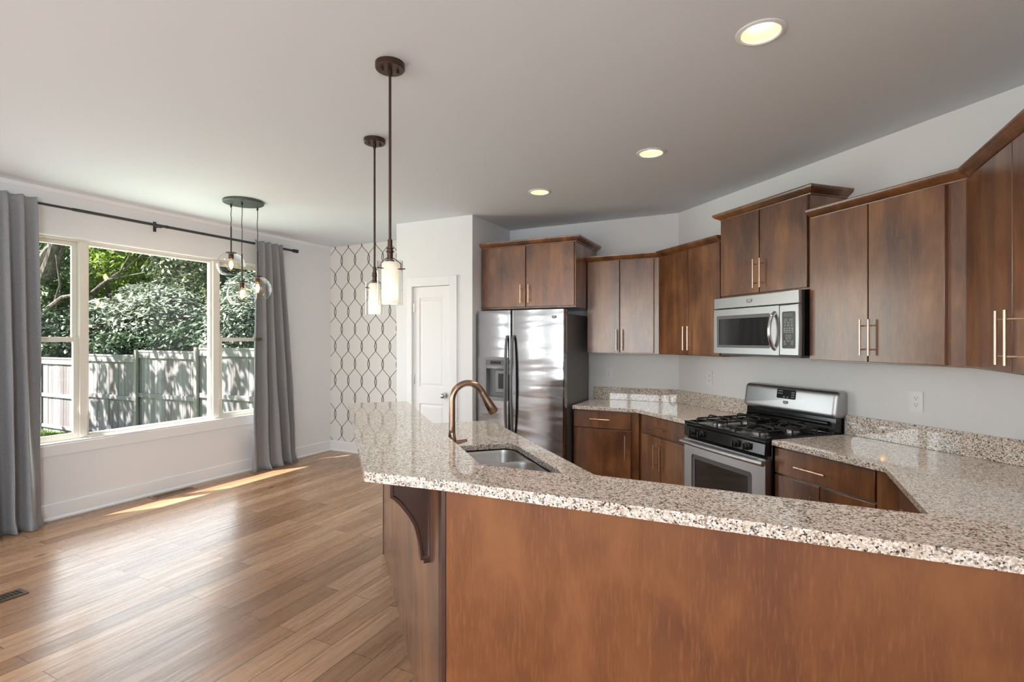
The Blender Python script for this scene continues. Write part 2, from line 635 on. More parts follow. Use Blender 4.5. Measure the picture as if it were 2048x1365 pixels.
def wallpaper():
    m = mat('ogee wallpaper', (0.77, 0.75, 0.72), 0.6, spec=0.3)
    t = NT(m)
    P, L, b = 0.116, 0.4565, 0.0135
    tc = t.n('TexCoord')
    sx = t.n('SeparateXYZ'); t.l(tc.outputs['Object'], sx.inputs[0])
    x = t.math('ADD', sx.outputs[0], 5.223 + 4 * P)          # lens column at x = 0
    z = t.math('SUBTRACT', sx.outputs[2], 2.317 - 8 * L)
    tri = t.math('PINGPONG', t.math('DIVIDE', z, L / 2), 1.0)
    def strand(u, xo):
        fc = t.n('FloatCurve')
        c = fc.mapping.curves[0]
        pts = [(0, 0), (0.10, 0.014), (0.19, 0.050), (0.245, 0.0915), (0.31, 0.185), (0.41, 0.342), (0.5, 0.5),
               (0.59, 0.658), (0.69, 0.815), (0.755, 0.9085), (0.81, 0.950), (0.90, 0.986), (1, 1)]
        while len(c.points) < len(pts): c.points.new(0.5, 0.5)
        for p, q in zip(c.points, pts):
            p.location = q
        fc.mapping.update()
        t.l(u, fc.inputs['Value'])
        off = t.math('ADD', t.math('MULTIPLY', fc.outputs[0], P + 2 * b), -b + xo)
        d = t.math('SUBTRACT', x, off)
        d = t.math('PINGPONG', t.math('ADD', d, 40 * P), P)   # distance to the nearest repeat at spacing 2P
        return d
    d0 = strand(tri, 0.0)
    d1 = strand(t.math('SUBTRACT', 1.0, tri), P)
    d = t.math('MINIMUM', d0, d1)
    line = t.math('SUBTRACT', 1.0, t.math('SMOOTH_MIN', t.math('DIVIDE', d, 0.0066), 1.0), clamp=True)
    line = t.ramp(line, [(0.05, (0, 0, 0)), (0.30, (1, 1, 1))])
    col = t.mix(line, (0.77, 0.75, 0.72), (0.035, 0.033, 0.035))
    t.base(col)
    return m


WPAPER = wallpaper()

# ------------------------------------------------------------------ room shell
H = 2.74
WX = -5.31          # window wall
YB = 5.19           # papered wall
YP = 4.46           # pantry face
YK = 5.30           # kitchen wall behind the refrigerator
CX, CY = -0.793, 5.30   # kitchen corner
XR = 1.18           # right wall
DR = Vector((S, -S)); NR = Vector((-S, -S))
YR = CY - (XR - CX)     # where the angled wall meets the right wall


def rwp(s, w, z=None):
    p = Vector((CX, CY)) + DR * s + NR * w
    return (p.x, p.y) if z is None else (p.x, p.y, z)


floor_poly = [(WX, REAR_Y), (XR, REAR_Y), (XR, YR), (CX, CY), (-2.65, YK), (-2.65, YP), (-3.60, YP), (-3.60, YB), (WX, YB)]
m_ = MB(); m_.prism([(WX - .15, REAR_Y - .15), (XR + .15, REAR_Y - .15), (XR + .15, YR + .1), (CX + .05, CY + .15), (WX - .15, CY + .15)], -0.12, 0.0)
struct(m_.build('floor', FLOOR, smooth=False))

CANS = [(-0.029, 2.335), (-0.704, 3.515), (-1.733, 4.024), (-1.2, -1.2), (-3.6, -1.2), (-1.2, -3.0), (-3.6, -3.0)]  # last four are unseen, added behind the viewer to brighten the room
circ = lambda c, r, n=40: [(c[0] + r * math.cos(2 * PI * i / n), c[1] + r * math.sin(2 * PI * i / n)) for i in range(n)]
m_ = MB(); m_.prism([(WX - .15, REAR_Y - .15), (XR + .15, REAR_Y - .15), (XR + .15, YR + .1), (CX + .05, CY + .15), (WX - .15, CY + .15)], H, H + 0.12,
                    holes=[circ(c, 0.078) for c in CANS])
struct(m_.build('ceiling', CEIL, smooth=False))

# window wall with the opening of the dining window and an assumed rear window
WY0, WY1, WZ0, WZ1 = 1.70, 4.30, 0.625, 2.36
RY0, RY1, RZ0, RZ1 = -3.75, -2.45, 0.6, 2.3
m_ = MB()
xo, xi = WX - 0.15, WX
ring = lambda m, y0, y1, z0, z1, Y0, Y1: (m.box(xo, xi, Y0, y0, 0, H), m.box(xo, xi, y1, Y1, 0, H), m.box(xo, xi, y0, y1, 0, z0), m.box(xo, xi, y0, y1, z1, H))
ring(m_, WY0, WY1, WZ0, WZ1, 0.6, YB + 0.15)
ring(m_, RY0, RY1, RZ0, RZ1, REAR_Y, 0.6)
struct(m_.build('wall_left', WALL, smooth=False))
m_ = MB(); m_.box(WX, -3.60, YB, YB + 0.12, 0, H)
struct(m_.build('wall_back', WPAPER, smooth=False))
DX0, DX1, DZ = -3.385, -2.915, 2.05      # pantry door opening
m_ = MB()
m_.box(-3.60, DX0, YP, YP + 0.11, 0, H); m_.box(DX1, -2.65, YP, YP + 0.11, 0, H); m_.box(DX0, DX1, YP, YP + 0.11, DZ, H)
m_.box(-3.60, -3.49, YP + 0.11, YB, 0, H); m_.box(-2.76, -2.65, YP + 0.11, YK, 0, H)
struct(m_.build('wall_pantry', WALL, smooth=False))
m_ = MB(); m_.prism([(-2.65, YK), (CX, CY), (CX + 0.05, CY + 0.12), (-2.65, YK + 0.12)], 0, H)
struct(m_.build('wall_fridge', WALL, smooth=False))
m_ = MB(); m_.prism([(CX, CY), (XR, YR), (XR + 0.12, YR + 0.05), (CX + 0.05, CY + 0.12)], 0, H)
struct(m_.build('wall_range', WALL, smooth=False))
m_ = MB(); m_.box(XR, XR + 0.12, -1.2, YR, 0, H); m_.box(XR, XR + 0.12, REAR_Y, -3.2, 0, H); m_.box(XR, XR + 0.12, -3.2, -1.2, 0, .65); m_.box(XR, XR + 0.12, -3.2, -1.2, 2.35, H)  # rear opening made for the added window and its fill lamp
struct(m_.build('wall_right', WALL, smooth=False))
m_ = MB()
for x0, x1, z0, z1 in ((WX - .15, -4.4, 0, H), (-1.8, -1.05, 0, H), (0.65, XR + .12, 0, H), (-4.4, -1.8, 2.4, H), (-1.05, 0.65, 2.4, H), (-4.4, -1.8, 0, 0.3), (-1.05, 0.65, 0, 0.3)):
    m_.box(x0, x1, REAR_Y - 0.15, REAR_Y, z0, z1)
struct(m_.build('wall_rear', WALL, smooth=False))

# baseboards with a small shoe moulding
def baseboard(name, path, h=0.135):
    m = MB(); m.sweep(path, [(0, 0), (0.026, 0), (0.026, 0.012), (0.016, 0.024), (0.016, h - 0.006), (0.010, h), (0, h)])
    struct(m.build(name, TRIM))
baseboard('baseboard_left', [(WX, REAR_Y), (WX, YB)])
baseboard('baseboard_back', [(WX, YB), (-3.60, YB)])
baseboard('baseboard_pantry', [(-3.60, YP), (-3.447, YP)])
baseboard('baseboard_pantry_right', [(-2.853, YP), (-2.65, YP)])
m_ = MB(); m_.sweep([(WX, REAR_Y), (WX, YB)], [(0, H), (0.022, H), (0.022, H - 0.01), (0.008, H - 0.03), (0, H - 0.03)])
struct(m_.build('trim_1', TRIM))

# ------------------------------------------------------------------ dining window
XG = -5.40
def sash(m, y0, y1, z0, z1, b, x0, x1):
    m.box(x0, x1, y0, y0 + b, z0, z1); m.box(x0, x1, y1 - b, y1, z0, z1)
    m.box(x0, x1, y0 + b, y1 - b, z0, z0 + b); m.box(x0, x1, y0 + b, y1 - b, z1 - b, z1)
win = struct(bpy.data.objects.new('window_1', None)); COL.objects.link(win)
win.location = (WX, 3.0, WZ0)
inv = Matrix.Translation(Vector((-WX, -3.0, -WZ0)))
def wpart(m, name, mt, par=win, **k):
    m.v = [tuple(inv @ Vector(p)) for p in m.v]
    return m.build(name, mt, par, **k)
m_ = MB(); sash(m_, WY0, WY1, WZ0, WZ1, 0.022, -5.43, -5.36)
m_.box(-5.43, -5.345, 2.360, 2.418, WZ0 + .02, WZ1 - .02)
m_.box(-5.43, -5.345, 3.562, 3.636, WZ0 + .02, WZ1 - .02)
wpart(m_, 'window_frame', VINYL, bevel=0.003)
m_ = MB(); sash(m_, 2.418, 3.562, WZ0 + .022, WZ1 - .022, 0.020, -5.42, -5.37)
f_ = wpart(m_, 'fixed_sash', VINYL, bevel=0.003)
m_ = MB(); m_.box(-5.402, -5.398, 2.436, 3.544, WZ0 + .04, WZ1 - .04); wpart(m_, 'pane', PANE, f_)
for y0, y1 in ((1.722, 2.360), (3.636, 4.278)):
    m_ = MB(); sash(m_, y0, y1, 1.478, WZ1 - .022, 0.036, -5.425, -5.395)
    f_ = wpart(m_, 'upper_sash', VINYL, bevel=0.003)
    m_ = MB(); m_.box(-5.412, -5.408, y0 + .034, y1 - .034, 1.51, WZ1 - .055); wpart(m_, 'pane', PANE, f_)
    m_ = MB(); sash(m_, y0, y1, WZ0 + .022, 1.512, 0.040, -5.394, -5.362)
    f_ = wpart(m_, 'lower_sash', VINYL, bevel=0.003)
    m_ = MB(); m_.box(-5.382, -5.378, y0 + .038, y1 - .038, WZ0 + .05, 1.475); wpart(m_, 'pane', PANE, f_)
m_ = MB(); m_.box(-5.36, WX + 0.012, WY0 - 0.03, WY1 + 0.03, WZ0 - 0.008, WZ0 + 0.010)
wpart(m_, 'window_sill', TRIM, bevel=0.003)
m_ = MB(); m_.box(WX, WX + 0.009, WY0 - 0.02, WY1 + 0.02, 0.525, WZ0 - 0.008)
wpart(m_, 'window_apron', TRIM, bevel=0.003)
m_ = MB(); m_.box(-5.36, WX + 0.006, WY0, WY1, WZ1 - 0.004, WZ1 + 0.014)
wpart(m_, 'head_trim', TRIM, bevel=0.002)

# assumed rear windows (unseen behind the viewer, openings for the added fill lamps)
def rear_window(name, x0, x1, z0, z1, nb):
    e = struct(bpy.data.objects.new(name, None)); COL.objects.link(e); e.location = (0.5 * (x0 + x1), REAR_Y, z0)
    w, h = (x1 - x0) / 2, z1 - z0
    m = MB()
    for a, b in ((-w, -w + .06), (w - .06, w)): m.box(a, b, -.07, 0, 0, h)
    m.box(-w, w, -.07, 0, 0, .06); m.box(-w, w, -.07, 0, h - .06, h)
    for i in range(1, nb):
        c = -w + 2 * w * i / nb; m.box(c - .045, c + .045, -.07, 0, .06, h - .06)
    m.build('window_frame', TRIM, e)
    m = MB(); m.box(-w + .05, w - .05, -.04, -.035, .05, h - .05); m.build('pane', PANE, e)
rear_window('assumed_window_2', -4.4, -1.8, 0.3, 2.4, 3)
rear_window('assumed_window_3', -1.05, 0.65, 0.3, 2.4, 2)
e = struct(bpy.data.objects.new('assumed_window_4', None)); COL.objects.link(e); e.location = (WX, -3.1, RZ0)  # assumed window, unseen, opening for the added side fill lamp
m_ = MB(); sash(m_, -.65, .65, 0, 1.7, .06, -.09, -.02); m_.box(-.09, -.02, -.04, .04, .06, 1.64); m_.build('window_frame', TRIM, e)
m_ = MB(); m_.box(-.06, -.055, -.6, .6, .05, 1.65); m_.build('pane', PANE, e)

e = struct(bpy.data.objects.new('added_window', None)); COL.objects.link(e); e.location = (XR, -2.2, .65)  # unseen window, added so the right fill lamp reaches the window wall
m_ = MB(); sash(m_, -1.0, 1.0, 0, 1.7, .06, .03, .10); m_.box(.03, .10, -.04, .04, .06, 1.64); m_.build('window_frame', TRIM, e)
m_ = MB(); m_.box(.06, .065, -.95, .95, .05, 1.65); m_.build('pane', PANE, e)

# roof overhang outside
m_ = MB(); m_.box(-5.98, WX - 0.15, -5, 6.2, 2.90, 3.02); m_.box(-6.00, -5.96, -5, 6.2, 2.88, 3.1)
struct(m_.build('trim_2', TRIM, smooth=False))
m_ = MB(); m_.box(-5.95, XR + 0.5, REAR_Y - 0.5, CY + 0.5, 3.03, 3.1)
struct(m_.build('trim_3', CEIL, smooth=False))

# ------------------------------------------------------------------ pantry door
door = struct(bpy.data.objects.new('door_1', None)); COL.objects.link(door)
door.location = (DX0, YP, 0)
DW = DX1 - DX0
def raised(m, x0, x1, z0, z1, yf):
    """moulded panel: step in, then a raised field"""
    def loop(i, y): return [(x0 + i, y, z0 + i), (x1 - i, y, z0 + i), (x1 - i, y, z1 - i), (x0 + i, y, z1 - i)]
    m.loft([loop(0, yf), loop(0.008, yf + 0.010), loop(0.016, yf + 0.010), loop(0.038, yf + 0.002)], cap1=True)
yf = 0.012
m_ = MB()
px0, px1 = 0.078, DW - 0.085
zs = [(0.20, 0.82), (0.995, 1.93)]
m_.box(0.004, px0, yf, yf + .035, 0.01, DZ - .004); m_.box(px1, DW - .004, yf, yf + .035, 0.01, DZ - .004)
m_.box(px0, px1, yf, yf + .035, 0.01, zs[0][0]); m_.box(px0, px1, yf, yf + .035, zs[0][1], zs[1][0]); m_.box(px0, px1, yf, yf + .035, zs[1][1], DZ - .004)
for z0, z1 in zs: raised(m_, px0, px1, z0, z1, yf)
m_.build('door_leaf', TRIM, door, smooth=False)
m_ = MB()
m_.box(-0.062, 0, -.018, 0, 0, DZ + .095); m_.box(DW, DW + 0.090, -.018, 0, 0, DZ + .095); m_.box(0, DW, -.018, 0, DZ, DZ + .095)
m_.box(-0.0, 0.004, 0, .06, 0, DZ); m_.box(DW - 0.004, DW, 0, .06, 0, DZ)
m_.build('door_casing', TRIM, door, bevel=0.003)
for z in (1.07, 1.83):
    m_ = MB(); m_.cyl((0.006, 0.004, z - .045), (0.006, 0.004, z + .045), .008); m_.box(-.004, .02, .004, .011, z - .045, z + .045); m_.build('hinge', CHROME, door, label='brushed metal door hinge')
m_ = MB(); kx, kz = DW - 0.065, 0.915
m_.cyl((kx, yf, kz), (kx, yf - .012, kz), .032); m_.cyl((kx, yf - .01, kz), (kx, yf - .035, kz), .012)
m_.sphere((kx, yf - .052, kz), .028, sy=.8)
m_.build('door_handle', CHROME, door, label='round satin chrome knob')

# ------------------------------------------------------------------ cabinets
def pull_v(parent, x, z0, z1, yface, name='handle'):
    m = MB(); yb = yface - 0.034
    m.cyl((x, yb, z0), (x, yb, z1), .0062, n=14)
    for z in (z0 + .035, z1 - .035): m.cyl((x, yface, z), (x, yb, z), .0042, n=10)
    return m.build(name, PULL, parent)


def pull_h(parent, x0, x1, z, yface, name='handle'):
    m = MB(); yb = yface - 0.034
    m.cyl((x0, yb, z), (x1, yb, z), .0062, n=14)
    for x in (x0 + .035, x1 - .035): m.cyl((x, yface, z), (x, yb, z), .0042, n=10)
    return m.build(name, PULL, parent)


def slab(parent, name, x0, x1, z0, z1, yb, th=0.02, mt=None):
    m = MB(); m.box(x0, x1, yb - th, yb, z0, z1)
    return m.build(name, mt or WOOD, parent, bevel=0.0025)


CROWN = [(0.0, -0.010), (0.008, -0.010), (0.010, -0.003), (0.042, 0.017), (0.052, 0.032), (0.052, 0.042), (0.0, 0.042)]


def upper(label, loc, rot, foot, zt, doors, dz, yb, hand, crown, keep=None):
    """loc = point on the wall at the cabinet's bottom; foot = plan outline, local; doors = (x0, x1, pull x)"""
    T = thing('wall_cabinet', label, 'cabinet', loc, rot, None)
    m = MB(); m.prism(foot, 0, zt)
    m.build('body', WOOD, T, bevel=0.0015)
    for x0, x1, hx in doors:
        d = slab(T, 'door', x0, x1, dz[0], dz[1], yb)
        pull_v(d, hx, hand[0], hand[1], yb - 0.02)
    m = MB(); m.sweep(crown, [(o, z + zt) for o, z in CROWN], keep)
    m.build('crown_molding', WOOD, T)
    return T


RROT = -PI / 4
ZU = 1.355
HU = 2.272 - ZU
bis = 0.31 * math.tan(PI / 8)      # where the two cabinet faces meet at the kitchen corner
# over the refrigerator
X0 = -2.645
upper('short two-door wood cabinet with crown molding directly above the stainless refrigerator', (X0, YK - 0.003, 1.797), 0,
      [(0, 0), (0, -.655), (1.018, -.655), (1.018, 0)], 0.632,
      [(0.006, 0.500, 0.462), (0.512, 1.006, 0.548)], (0.018, 0.618), -0.655, (0.055, 0.235),
      [(0, -.655), (1.018, -.655), (1.018, 0)])
# two-door cabinet between the refrigerator and the kitchen corner
X1 = -1.622
xc = CX - 0.0 - X1
upper('two-door wood wall cabinet between the refrigerator and the room corner', (X1, YK - 0.003, ZU), 0,
      [(0, 0), (0, -.31), (xc - bis - .002, -.31), (xc - .002, 0)], HU,
      [(0.002, 0.324, 0.300), (0.332, 0.652, 0.356)], (0.008, HU - 0.010), -0.31, (0.03, 0.235),
      [(0.0, -.31), (xc - bis, -.31), (xc - bis + .2, -.31 - .2)], (0, 2))
# angled wall: corner, above the microwave, tall pair
def rw_upper(label, s0, s1, zb, zt, depth, doors, dz, hand, crown, foot=None, keep=None):
    p = rwp(s0, 0.003)
    L = lambda s: s - s0
    ft = foot or [(0, 0), (0, -depth), (L(s1), -depth), (L(s1), 0)]
    return upper(label, (p[0], p[1], zb), RROT, ft, zt - zb, [(L(a), L(b), L(h)) for a, b, h in doors], dz, -depth, hand, crown, keep)
rw_upper('two-door wood wall cabinet in the corner left of the microwave, darkest doors', 0.0, 0.972, ZU, 2.272, 0.31,
         [(bis + 0.022, 0.569, 0.551), (0.577, 0.966, 0.612)], (0.008, HU - 0.010), (0.045, 0.25),
         [(bis - .2, -.31 - 0.2), (bis, -.31), (0.972, -.31)],
         foot=[(0.002, 0), (bis + .002, -.31), (0.972, -.31), (0.972, 0)], keep=(1, 3))
rw_upper('short raised two-door wood cabinet directly above the microwave', 0.976, 1.778, 1.815, 2.432, 0.315,
         [(0.984, 1.370, 1.350), (1.380, 1.770, 1.412)], (0.012, 0.605), (0.045, 0.252),
         [(0, 0), (0, -.315), (0.802, -.315), (0.802, 0)])
sj = 2.79 - 0.31 * math.tan(PI / 8)
rw_upper('tall two-door wood wall cabinet right of the microwave, wide flat doors', 1.782, 2.70, ZU, 2.272, 0.31,
         [(1.786, 2.166, 2.146), (2.172, 2.562, 2.196)], (0.008, HU - 0.010), (0.045, 0.25),
         [(0, -.31), (sj - 1.782, -.31), (sj - 1.782 + .2, -.31 - .2)],
         foot=[(0, 0), (0, -.31), (sj - 1.782 - .002, -.31), (2.786 - 1.782, 0)], keep=(0, 2))
# right wall: local x runs towards the viewer (-y), local y points into the wall (+x)
ym = YR - 0.31 * math.tan(PI / 8)
xm = YR - ym
upper('two-door wood wall cabinet at the right edge with long bar pulls', (XR - 0.003, YR, ZU), -PI / 2,
      [(0.004, 0), (xm + .004, -.31), (1.165, -.31), (1.165, 0)], HU,
      [(xm + 0.012, 0.662, 0.612), (0.668, 1.16, 0.703)], (0.008, HU - 0.010), -0.31, (0.035, 0.25),
      [(xm - .2, -.31 - .2), (xm, -.31), (1.165, -.31), (1.165, 0)], (1, 4))

# base cabinets
ZC, TH = 0.87, 0.034
ZB = ZC - TH - 0.002
ZDR = (0.672, 0.826)
ZDO = (0.115, 0.660)


def base_body(T, foot, kick):
    m = MB(); m.prism(foot, 0.095, ZB)
    m.build('body', WOOD, T)
    m = MB(); m.prism(kick, 0.0, 0.095)
    m.build('toe_kick', WOODD, T)


bb = 0.60 * math.tan(PI / 8)
T = thing('base_cabinet', 'wood base cabinet with one drawer over one door beside the refrigerator', 'cabinet', (-1.662, YK - .003, 0))
xk = CX + 1.662
base_body(T, [(0, 0), (0, -.62), (xk - bb - .004, -.62), (xk - .004, 0)], [(0, 0), (0, -.55), (xk - bb, -.55), (xk - .004, 0)])
d = slab(T, 'drawer', 0.012, 0.548, *ZDR, -.62); pull_h(d, 0.175, 0.362, 0.755, -.64)
d = slab(T, 'door', 0.012, 0.548, *ZDO, -.62); pull_v(d, 0.506, 0.415, 0.62, -.64)
p = rwp(0, .003)
T = thing('base_cabinet', 'wood base cabinet with drawer over two doors, left of the range', 'cabinet', (p[0], p[1], 0), RROT)
base_body(T, [(0.004, 0), (bb + .004, -.60), (0.972, -.60), (0.972, 0)], [(0.004, 0), (bb + .004, -.53), (0.972, -.53), (0.972, 0)])
d = slab(T, 'drawer', 0.315, 0.962, *ZDR, -.60); pull_h(d, 0.482, 0.682, 0.742, -.62)
d = slab(T, 'door', 0.315, 0.595, *ZDO, -.60); pull_v(d, 0.548, 0.40, 0.602, -.62)
d = slab(T, 'door', 0.602, 0.962, *ZDO, -.60); pull_v(d, 0.612 + .02, 0.40, 0.605, -.62)
p = rwp(1.788, .003)
L = lambda s: s - 1.788
sB = 2.79 - 0.60 * math.tan(PI / 8)
T = thing('base_cabinet', 'wood base cabinet with drawer over two doors, right of the range', 'cabinet', (p[0], p[1], 0), RROT)
base_body(T, [(0, 0), (0, -.60), (L(sB) - .004, -.60), (L(2.786), 0)], [(0, 0), (0, -.53), (L(sB) - .004, -.53), (L(2.786), 0)])
d = slab(T, 'drawer', L(1.794), L(2.422), *ZDR, -.60); pull_h(d, L(1.965), L(2.165), 0.742, -.62)
d = slab(T, 'door', L(1.794), L(2.104), *ZDO, -.60); pull_v(d, L(2.078), 0.40, 0.602, -.62)
d = slab(T, 'door', L(2.110), L(2.422), *ZDO, -.60); pull_v(d, L(2.136), 0.40, 0.602, -.62)
m_ = MB(); m_.box(L(2.428), L(sB) - .004, -.612, -.598, .1, ZB); m_.build('corner_post', WOOD, T)
yb_ = YR - 0.60 * math.tan(PI / 8)
T = thing('base_cabinet', 'wood base cabinet in the inner corner at right, mostly hidden by the bar top', 'cabinet', (XR - .003, YR, 0), -PI / 2)
xb_ = YR - yb_
base_body(T, [(0.004, 0), (xb_ + .004, -.60), (1.05, -.60), (1.05, 0)], [(0.004, 0), (xb_ + .004, -.53), (1.05, -.53), (1.05, 0)])
d = slab(T, 'drawer', 0.30, 0.95, *ZDR, -.60); pull_h(d, 0.53, 0.73, 0.742, -.62)
d = slab(T, 'door', 0.30, 0.95, *ZDO, -.60); pull_v(d, 0.34, 0.40, 0.602, -.62)

# ------------------------------------------------------------------ worktops
def PA(perp, along):
    return ((perp + along) * S, (perp - along) * S)

def backsplash(T, path, h=0.128):
    m = MB(); m.sweep(path, [(0.0, ZC + .0005), (0.020, ZC + .0005), (0.020, ZC + h), (0, ZC + h)])
    return m.build('backsplash', GRAN, T, bevel=0.002)

T = thing('granite_worktop', 'small speckled granite worktop between the refrigerator and the range', 'worktop', (0, 0, 0))
fk = rwp(bb + 0.03 * math.tan(PI/8), 0.645)
e0 = rwp(0.976, 0.003); e1 = rwp(0.976, 0.645)
m_ = MB(); m_.prism([(-1.662, YK - .003), (-1.662, 4.64), (rwp(0.645 * math.tan(PI / 8), .645)[0], 4.64 + .003), e1, e0, (CX, CY - .003)], ZC - TH, ZC)
m_.build('slab', GRAN, T, bevel=0.004)
backsplash(T, [(-1.655, YK - .002), (CX - .0008, CY - .002), rwp(0.974, .002)])

KX = lambda perp, y: (perp / S - y, y)
LOWP = 1.123
sink_hole = [PA(q[1], q[0]) for q in rrect(-2.960, -2.180, 0.585, 1.000, 0.075, 6)]
f0 = rwp(1.784, 0.003); f1 = rwp(1.784, 0.64)
ki = Vector(rwp(0, .64))
# inner corner of front edges at the right wall run
xin = 0.512
s_in = (xin - ki.x) / S
outer = [f0, f1, rwp(s_in, .64), (xin, 2.30), KX(LOWP, 2.30), PA(LOWP, -3.831), PA(0.475, -3.831), (-0.938, 1.612), (XR - .003, 1.655), (XR - .003, YR - .001)]
T = thing('granite_worktop', 'long speckled granite worktop with the sink, running from the range round the right wall', 'worktop', (0, 0, 0))
m_ = MB(); m_.prism(outer, ZC - TH, ZC, holes=[sink_hole])
m_.build('slab', GRAN, T, bevel=0.004)
backsplash(T, [rwp(1.786, .002), (XR - .003, YR - .002), (XR - .003, 1.68)])

ZT = 1.04
bar = [(-1.236, 1.359), (-0.936, 1.388), (0.472, 1.424), (XR - .003, 1.443), (XR - .003, 1.700), (0.372, 1.671), (-0.928, 1.622), (-2.367, 3.057), (-2.667, 2.775)]
m_ = MB(); m_.prism(bar, ZT - .034, ZT)
tag(m_.build('bar_top', GRAN, bevel=0.005), 'raised speckled granite bar top along the front of the peninsula', 'worktop')

# ------------------------------------------------------------------ peninsula
T = thing('kitchen_peninsula', 'wood-panelled peninsula base under the raised granite bar top', 'cabinet', (-0.946, 1.412, 0))
ox, oy = -0.946, 1.412
sh = lambda pts: [(x - ox, y - oy) for x, y in pts]
zt = ZT - .036
m_ = MB(); m_.prism(sh([PA(.325, -3.715), (-.935, 1.424), (1.17, 1.467), (1.17, 1.60), (-.935, 1.60), PA(.472, -3.715)]), 0.0, zt)
m_.build('knee_wall', WOODD, T)
m_ = MB(); m_.prism(sh([PA(.307, -3.721), PA(.325, -1.68), PA(.337, -1.68), PA(.325, -3.721)]), 0, zt)
m_.build('end_panel', WOOD, T)
m_ = MB(); m_.prism(sh([PA(.303, -3.727), PA(.303, -3.690), PA(.330, -3.690), PA(.330, -3.727)]), 0, zt); m_.build('edge_strip', WOODD, T)
m_ = MB(); m_.prism(sh([(-.938, 1.412), (1.172, 1.455), (1.172, 1.468), (-.938, 1.425)]), 0, zt)
m_.build('front_panel', WOODP, T)
# corner post at the angle
pc = Vector((-.946, 1.412))
m_ = MB(); m_.prism(sh([(-.9535, 1.4085), (-.9385, 1.4088), (-.935, 1.43), (-1.0, 1.476), (-.9895, 1.4440)]), 0, zt)
m_.build('corner_post', WOODD, T)
# open-topped carcass under the sink side
car = [PA(.474, -3.70), (-.934, 1.602), (1.165, 1.602), (1.165, 2.268), KX(1.09, 2.268), PA(1.09, -3.70)]
m_ = MB(); m_.prism(sh(car), 0.0, ZB, caps=False)
m_.build('carcass', WOOD, T)
# corbel
T = thing('corbel', 'dark curved wood corbel under the bar overhang', 'bracket', (-1.125, 1.591, 0.671), -3 * PI / 4 + PI / 2 - PI / 2)
# local x axis points away from the end panel (outwards), y across its thickness
def corbel_outline(d, h, ins):
    cur = [(.138, .244), (.120, .226), (.106, .208), (.092, .188), (.079, .168), (.067, .146), (.058, .120), (.051, .092), (.0455, .062), (.042, .03)]
    top = h - ins * (1 if ins else 0)
    pts = [(ins, top), (d - ins, top), (d - ins, .252 + ins * .4)]
    pts += [(max(x - ins * .8, ins + .004), z + ins * .75) for x, z in cur]
    pts += [(0.041 - ins * .8, 0.014 + ins * 1.4), (ins, 0.014 + ins * 1.4)]
    return pts
hC = zt - 0.671
o1 = corbel_outline(0.150, hC, 0)
m_ = MB()
yc = 0.028
lo = lambda pts, y: [(x, y, z) for x, z in pts]
o2 = corbel_outline(0.150, hC, 0.012)
m_.loft([lo(o2, -yc + .006), lo(o2, -yc), lo(o1, -yc), lo(o1, yc), lo(o2, yc), lo(o2, yc - .006)], cap0=True, cap1=True)
m_.box(0, 0.030, -yc + .004, yc - .004, 0.0, 0.016)
m_.build('bracket_body', WOODD, T, smooth=True, bevel=0.002)

# ------------------------------------------------------------------ sink and faucet
sx_, sy_ = PA(0.79, -2.57)
T = thing('kitchen_sink', 'undermount stainless double-bowl sink in the granite worktop', 'sink', (sx_, sy_, ZC - TH - .004), RROT)
# local x along the peninsula, local y towards the kitchen
zr = 0.0
b1 = rrect(-.375, -.074, -.198, .200, .07, 6); b2 = rrect(-.050, .378, -.198, .200, .07, 6)
m_ = MB(); m_.prism(rrect(-.41, .412, -.225, .235, .08, 6), zr - .002, zr, holes=[b1, b2]); m_.build('rim', STEELS, T)
for x0, x1 in ((-.375, -.074), (-.050, .378)):
    m_ = MB(); loops = []
    for ins, z in ((0, zr), (.004, zr - .02), (.010, zr - .15), (.020, zr - .172), (.045, zr - .185), (.09, zr - .19)):
        loops.append([(x, y, z) for x, y in rrect(x0 + ins, x1 - ins, -.198 + ins, .200 - ins, .07 - ins * .3, 6)])
    m_.loft(loops, cap1=True); m_.build('bowl', STEELS, T, recalc=False, angle=60)
    c = (0.5 * (x0 + x1), 0.0)
    m_ = MB(); m_.lathe([(.0001, zr - .188), (.03, zr - .188), (.034, zr - .186), (.042, zr - .186), (.042, zr - .189)], (*c, 0), 24); m_.build('drain', CHROME, T)

# pull-down gooseneck faucet behind the sink
fx, fy = PA(0.535, -2.62)
fx, fy = PA(0.535, -2.505)
T = thing('kitchen_faucet', 'brushed bronze gooseneck pull-down faucet behind the sink', 'faucet', (fx, fy, ZC + .0005), RROT)
m_ = MB(); m_.lathe([(.0001, 0), (.029, 0), (.029, .006), (.024, .012), (.0225, .05), (.021, .13), (.0165, .16), (.0155, .165)], (0, 0, 0), 28)
m_.build('base', COPPER, T)
R_ = 0.080
pts = [(0, 0, .155), (0, 0, .20), (0, 0, .25), (0, 0, .322)]
for i in range(1, 23):
    a = math.radians(152) * i / 22
    pts.append((0, R_ - R_ * math.cos(a), .322 + R_ * math.sin(a) * 1.03))
m_ = MB(); m_.tube(pts, .0158, 18, up=(1, 0, 0)); m_.build('spout', COPPER, T)
pe = Vector(pts[-1]); de = (Vector(pts[-1]) - Vector(pts[-2])).normalized()
m_ = MB(); hp = [pe, pe + de * .006, pe + de * .03, pe + de * .085, pe + de * .118, pe + de * .125]
m_.tube(hp, [.0160, .0165, .0172, .023, .0262, .0235], 24, up=(1, 0, 0)); m_.build('spray_head', COPPER, T)
m_ = MB(); m_.tube([(0, 0, .112), (.004, .03, .114), (.008, .055, .118), (.010, .074, .122)], [.014, .011, .0095, .0075], 14); m_.build('lever', COPPER, T)

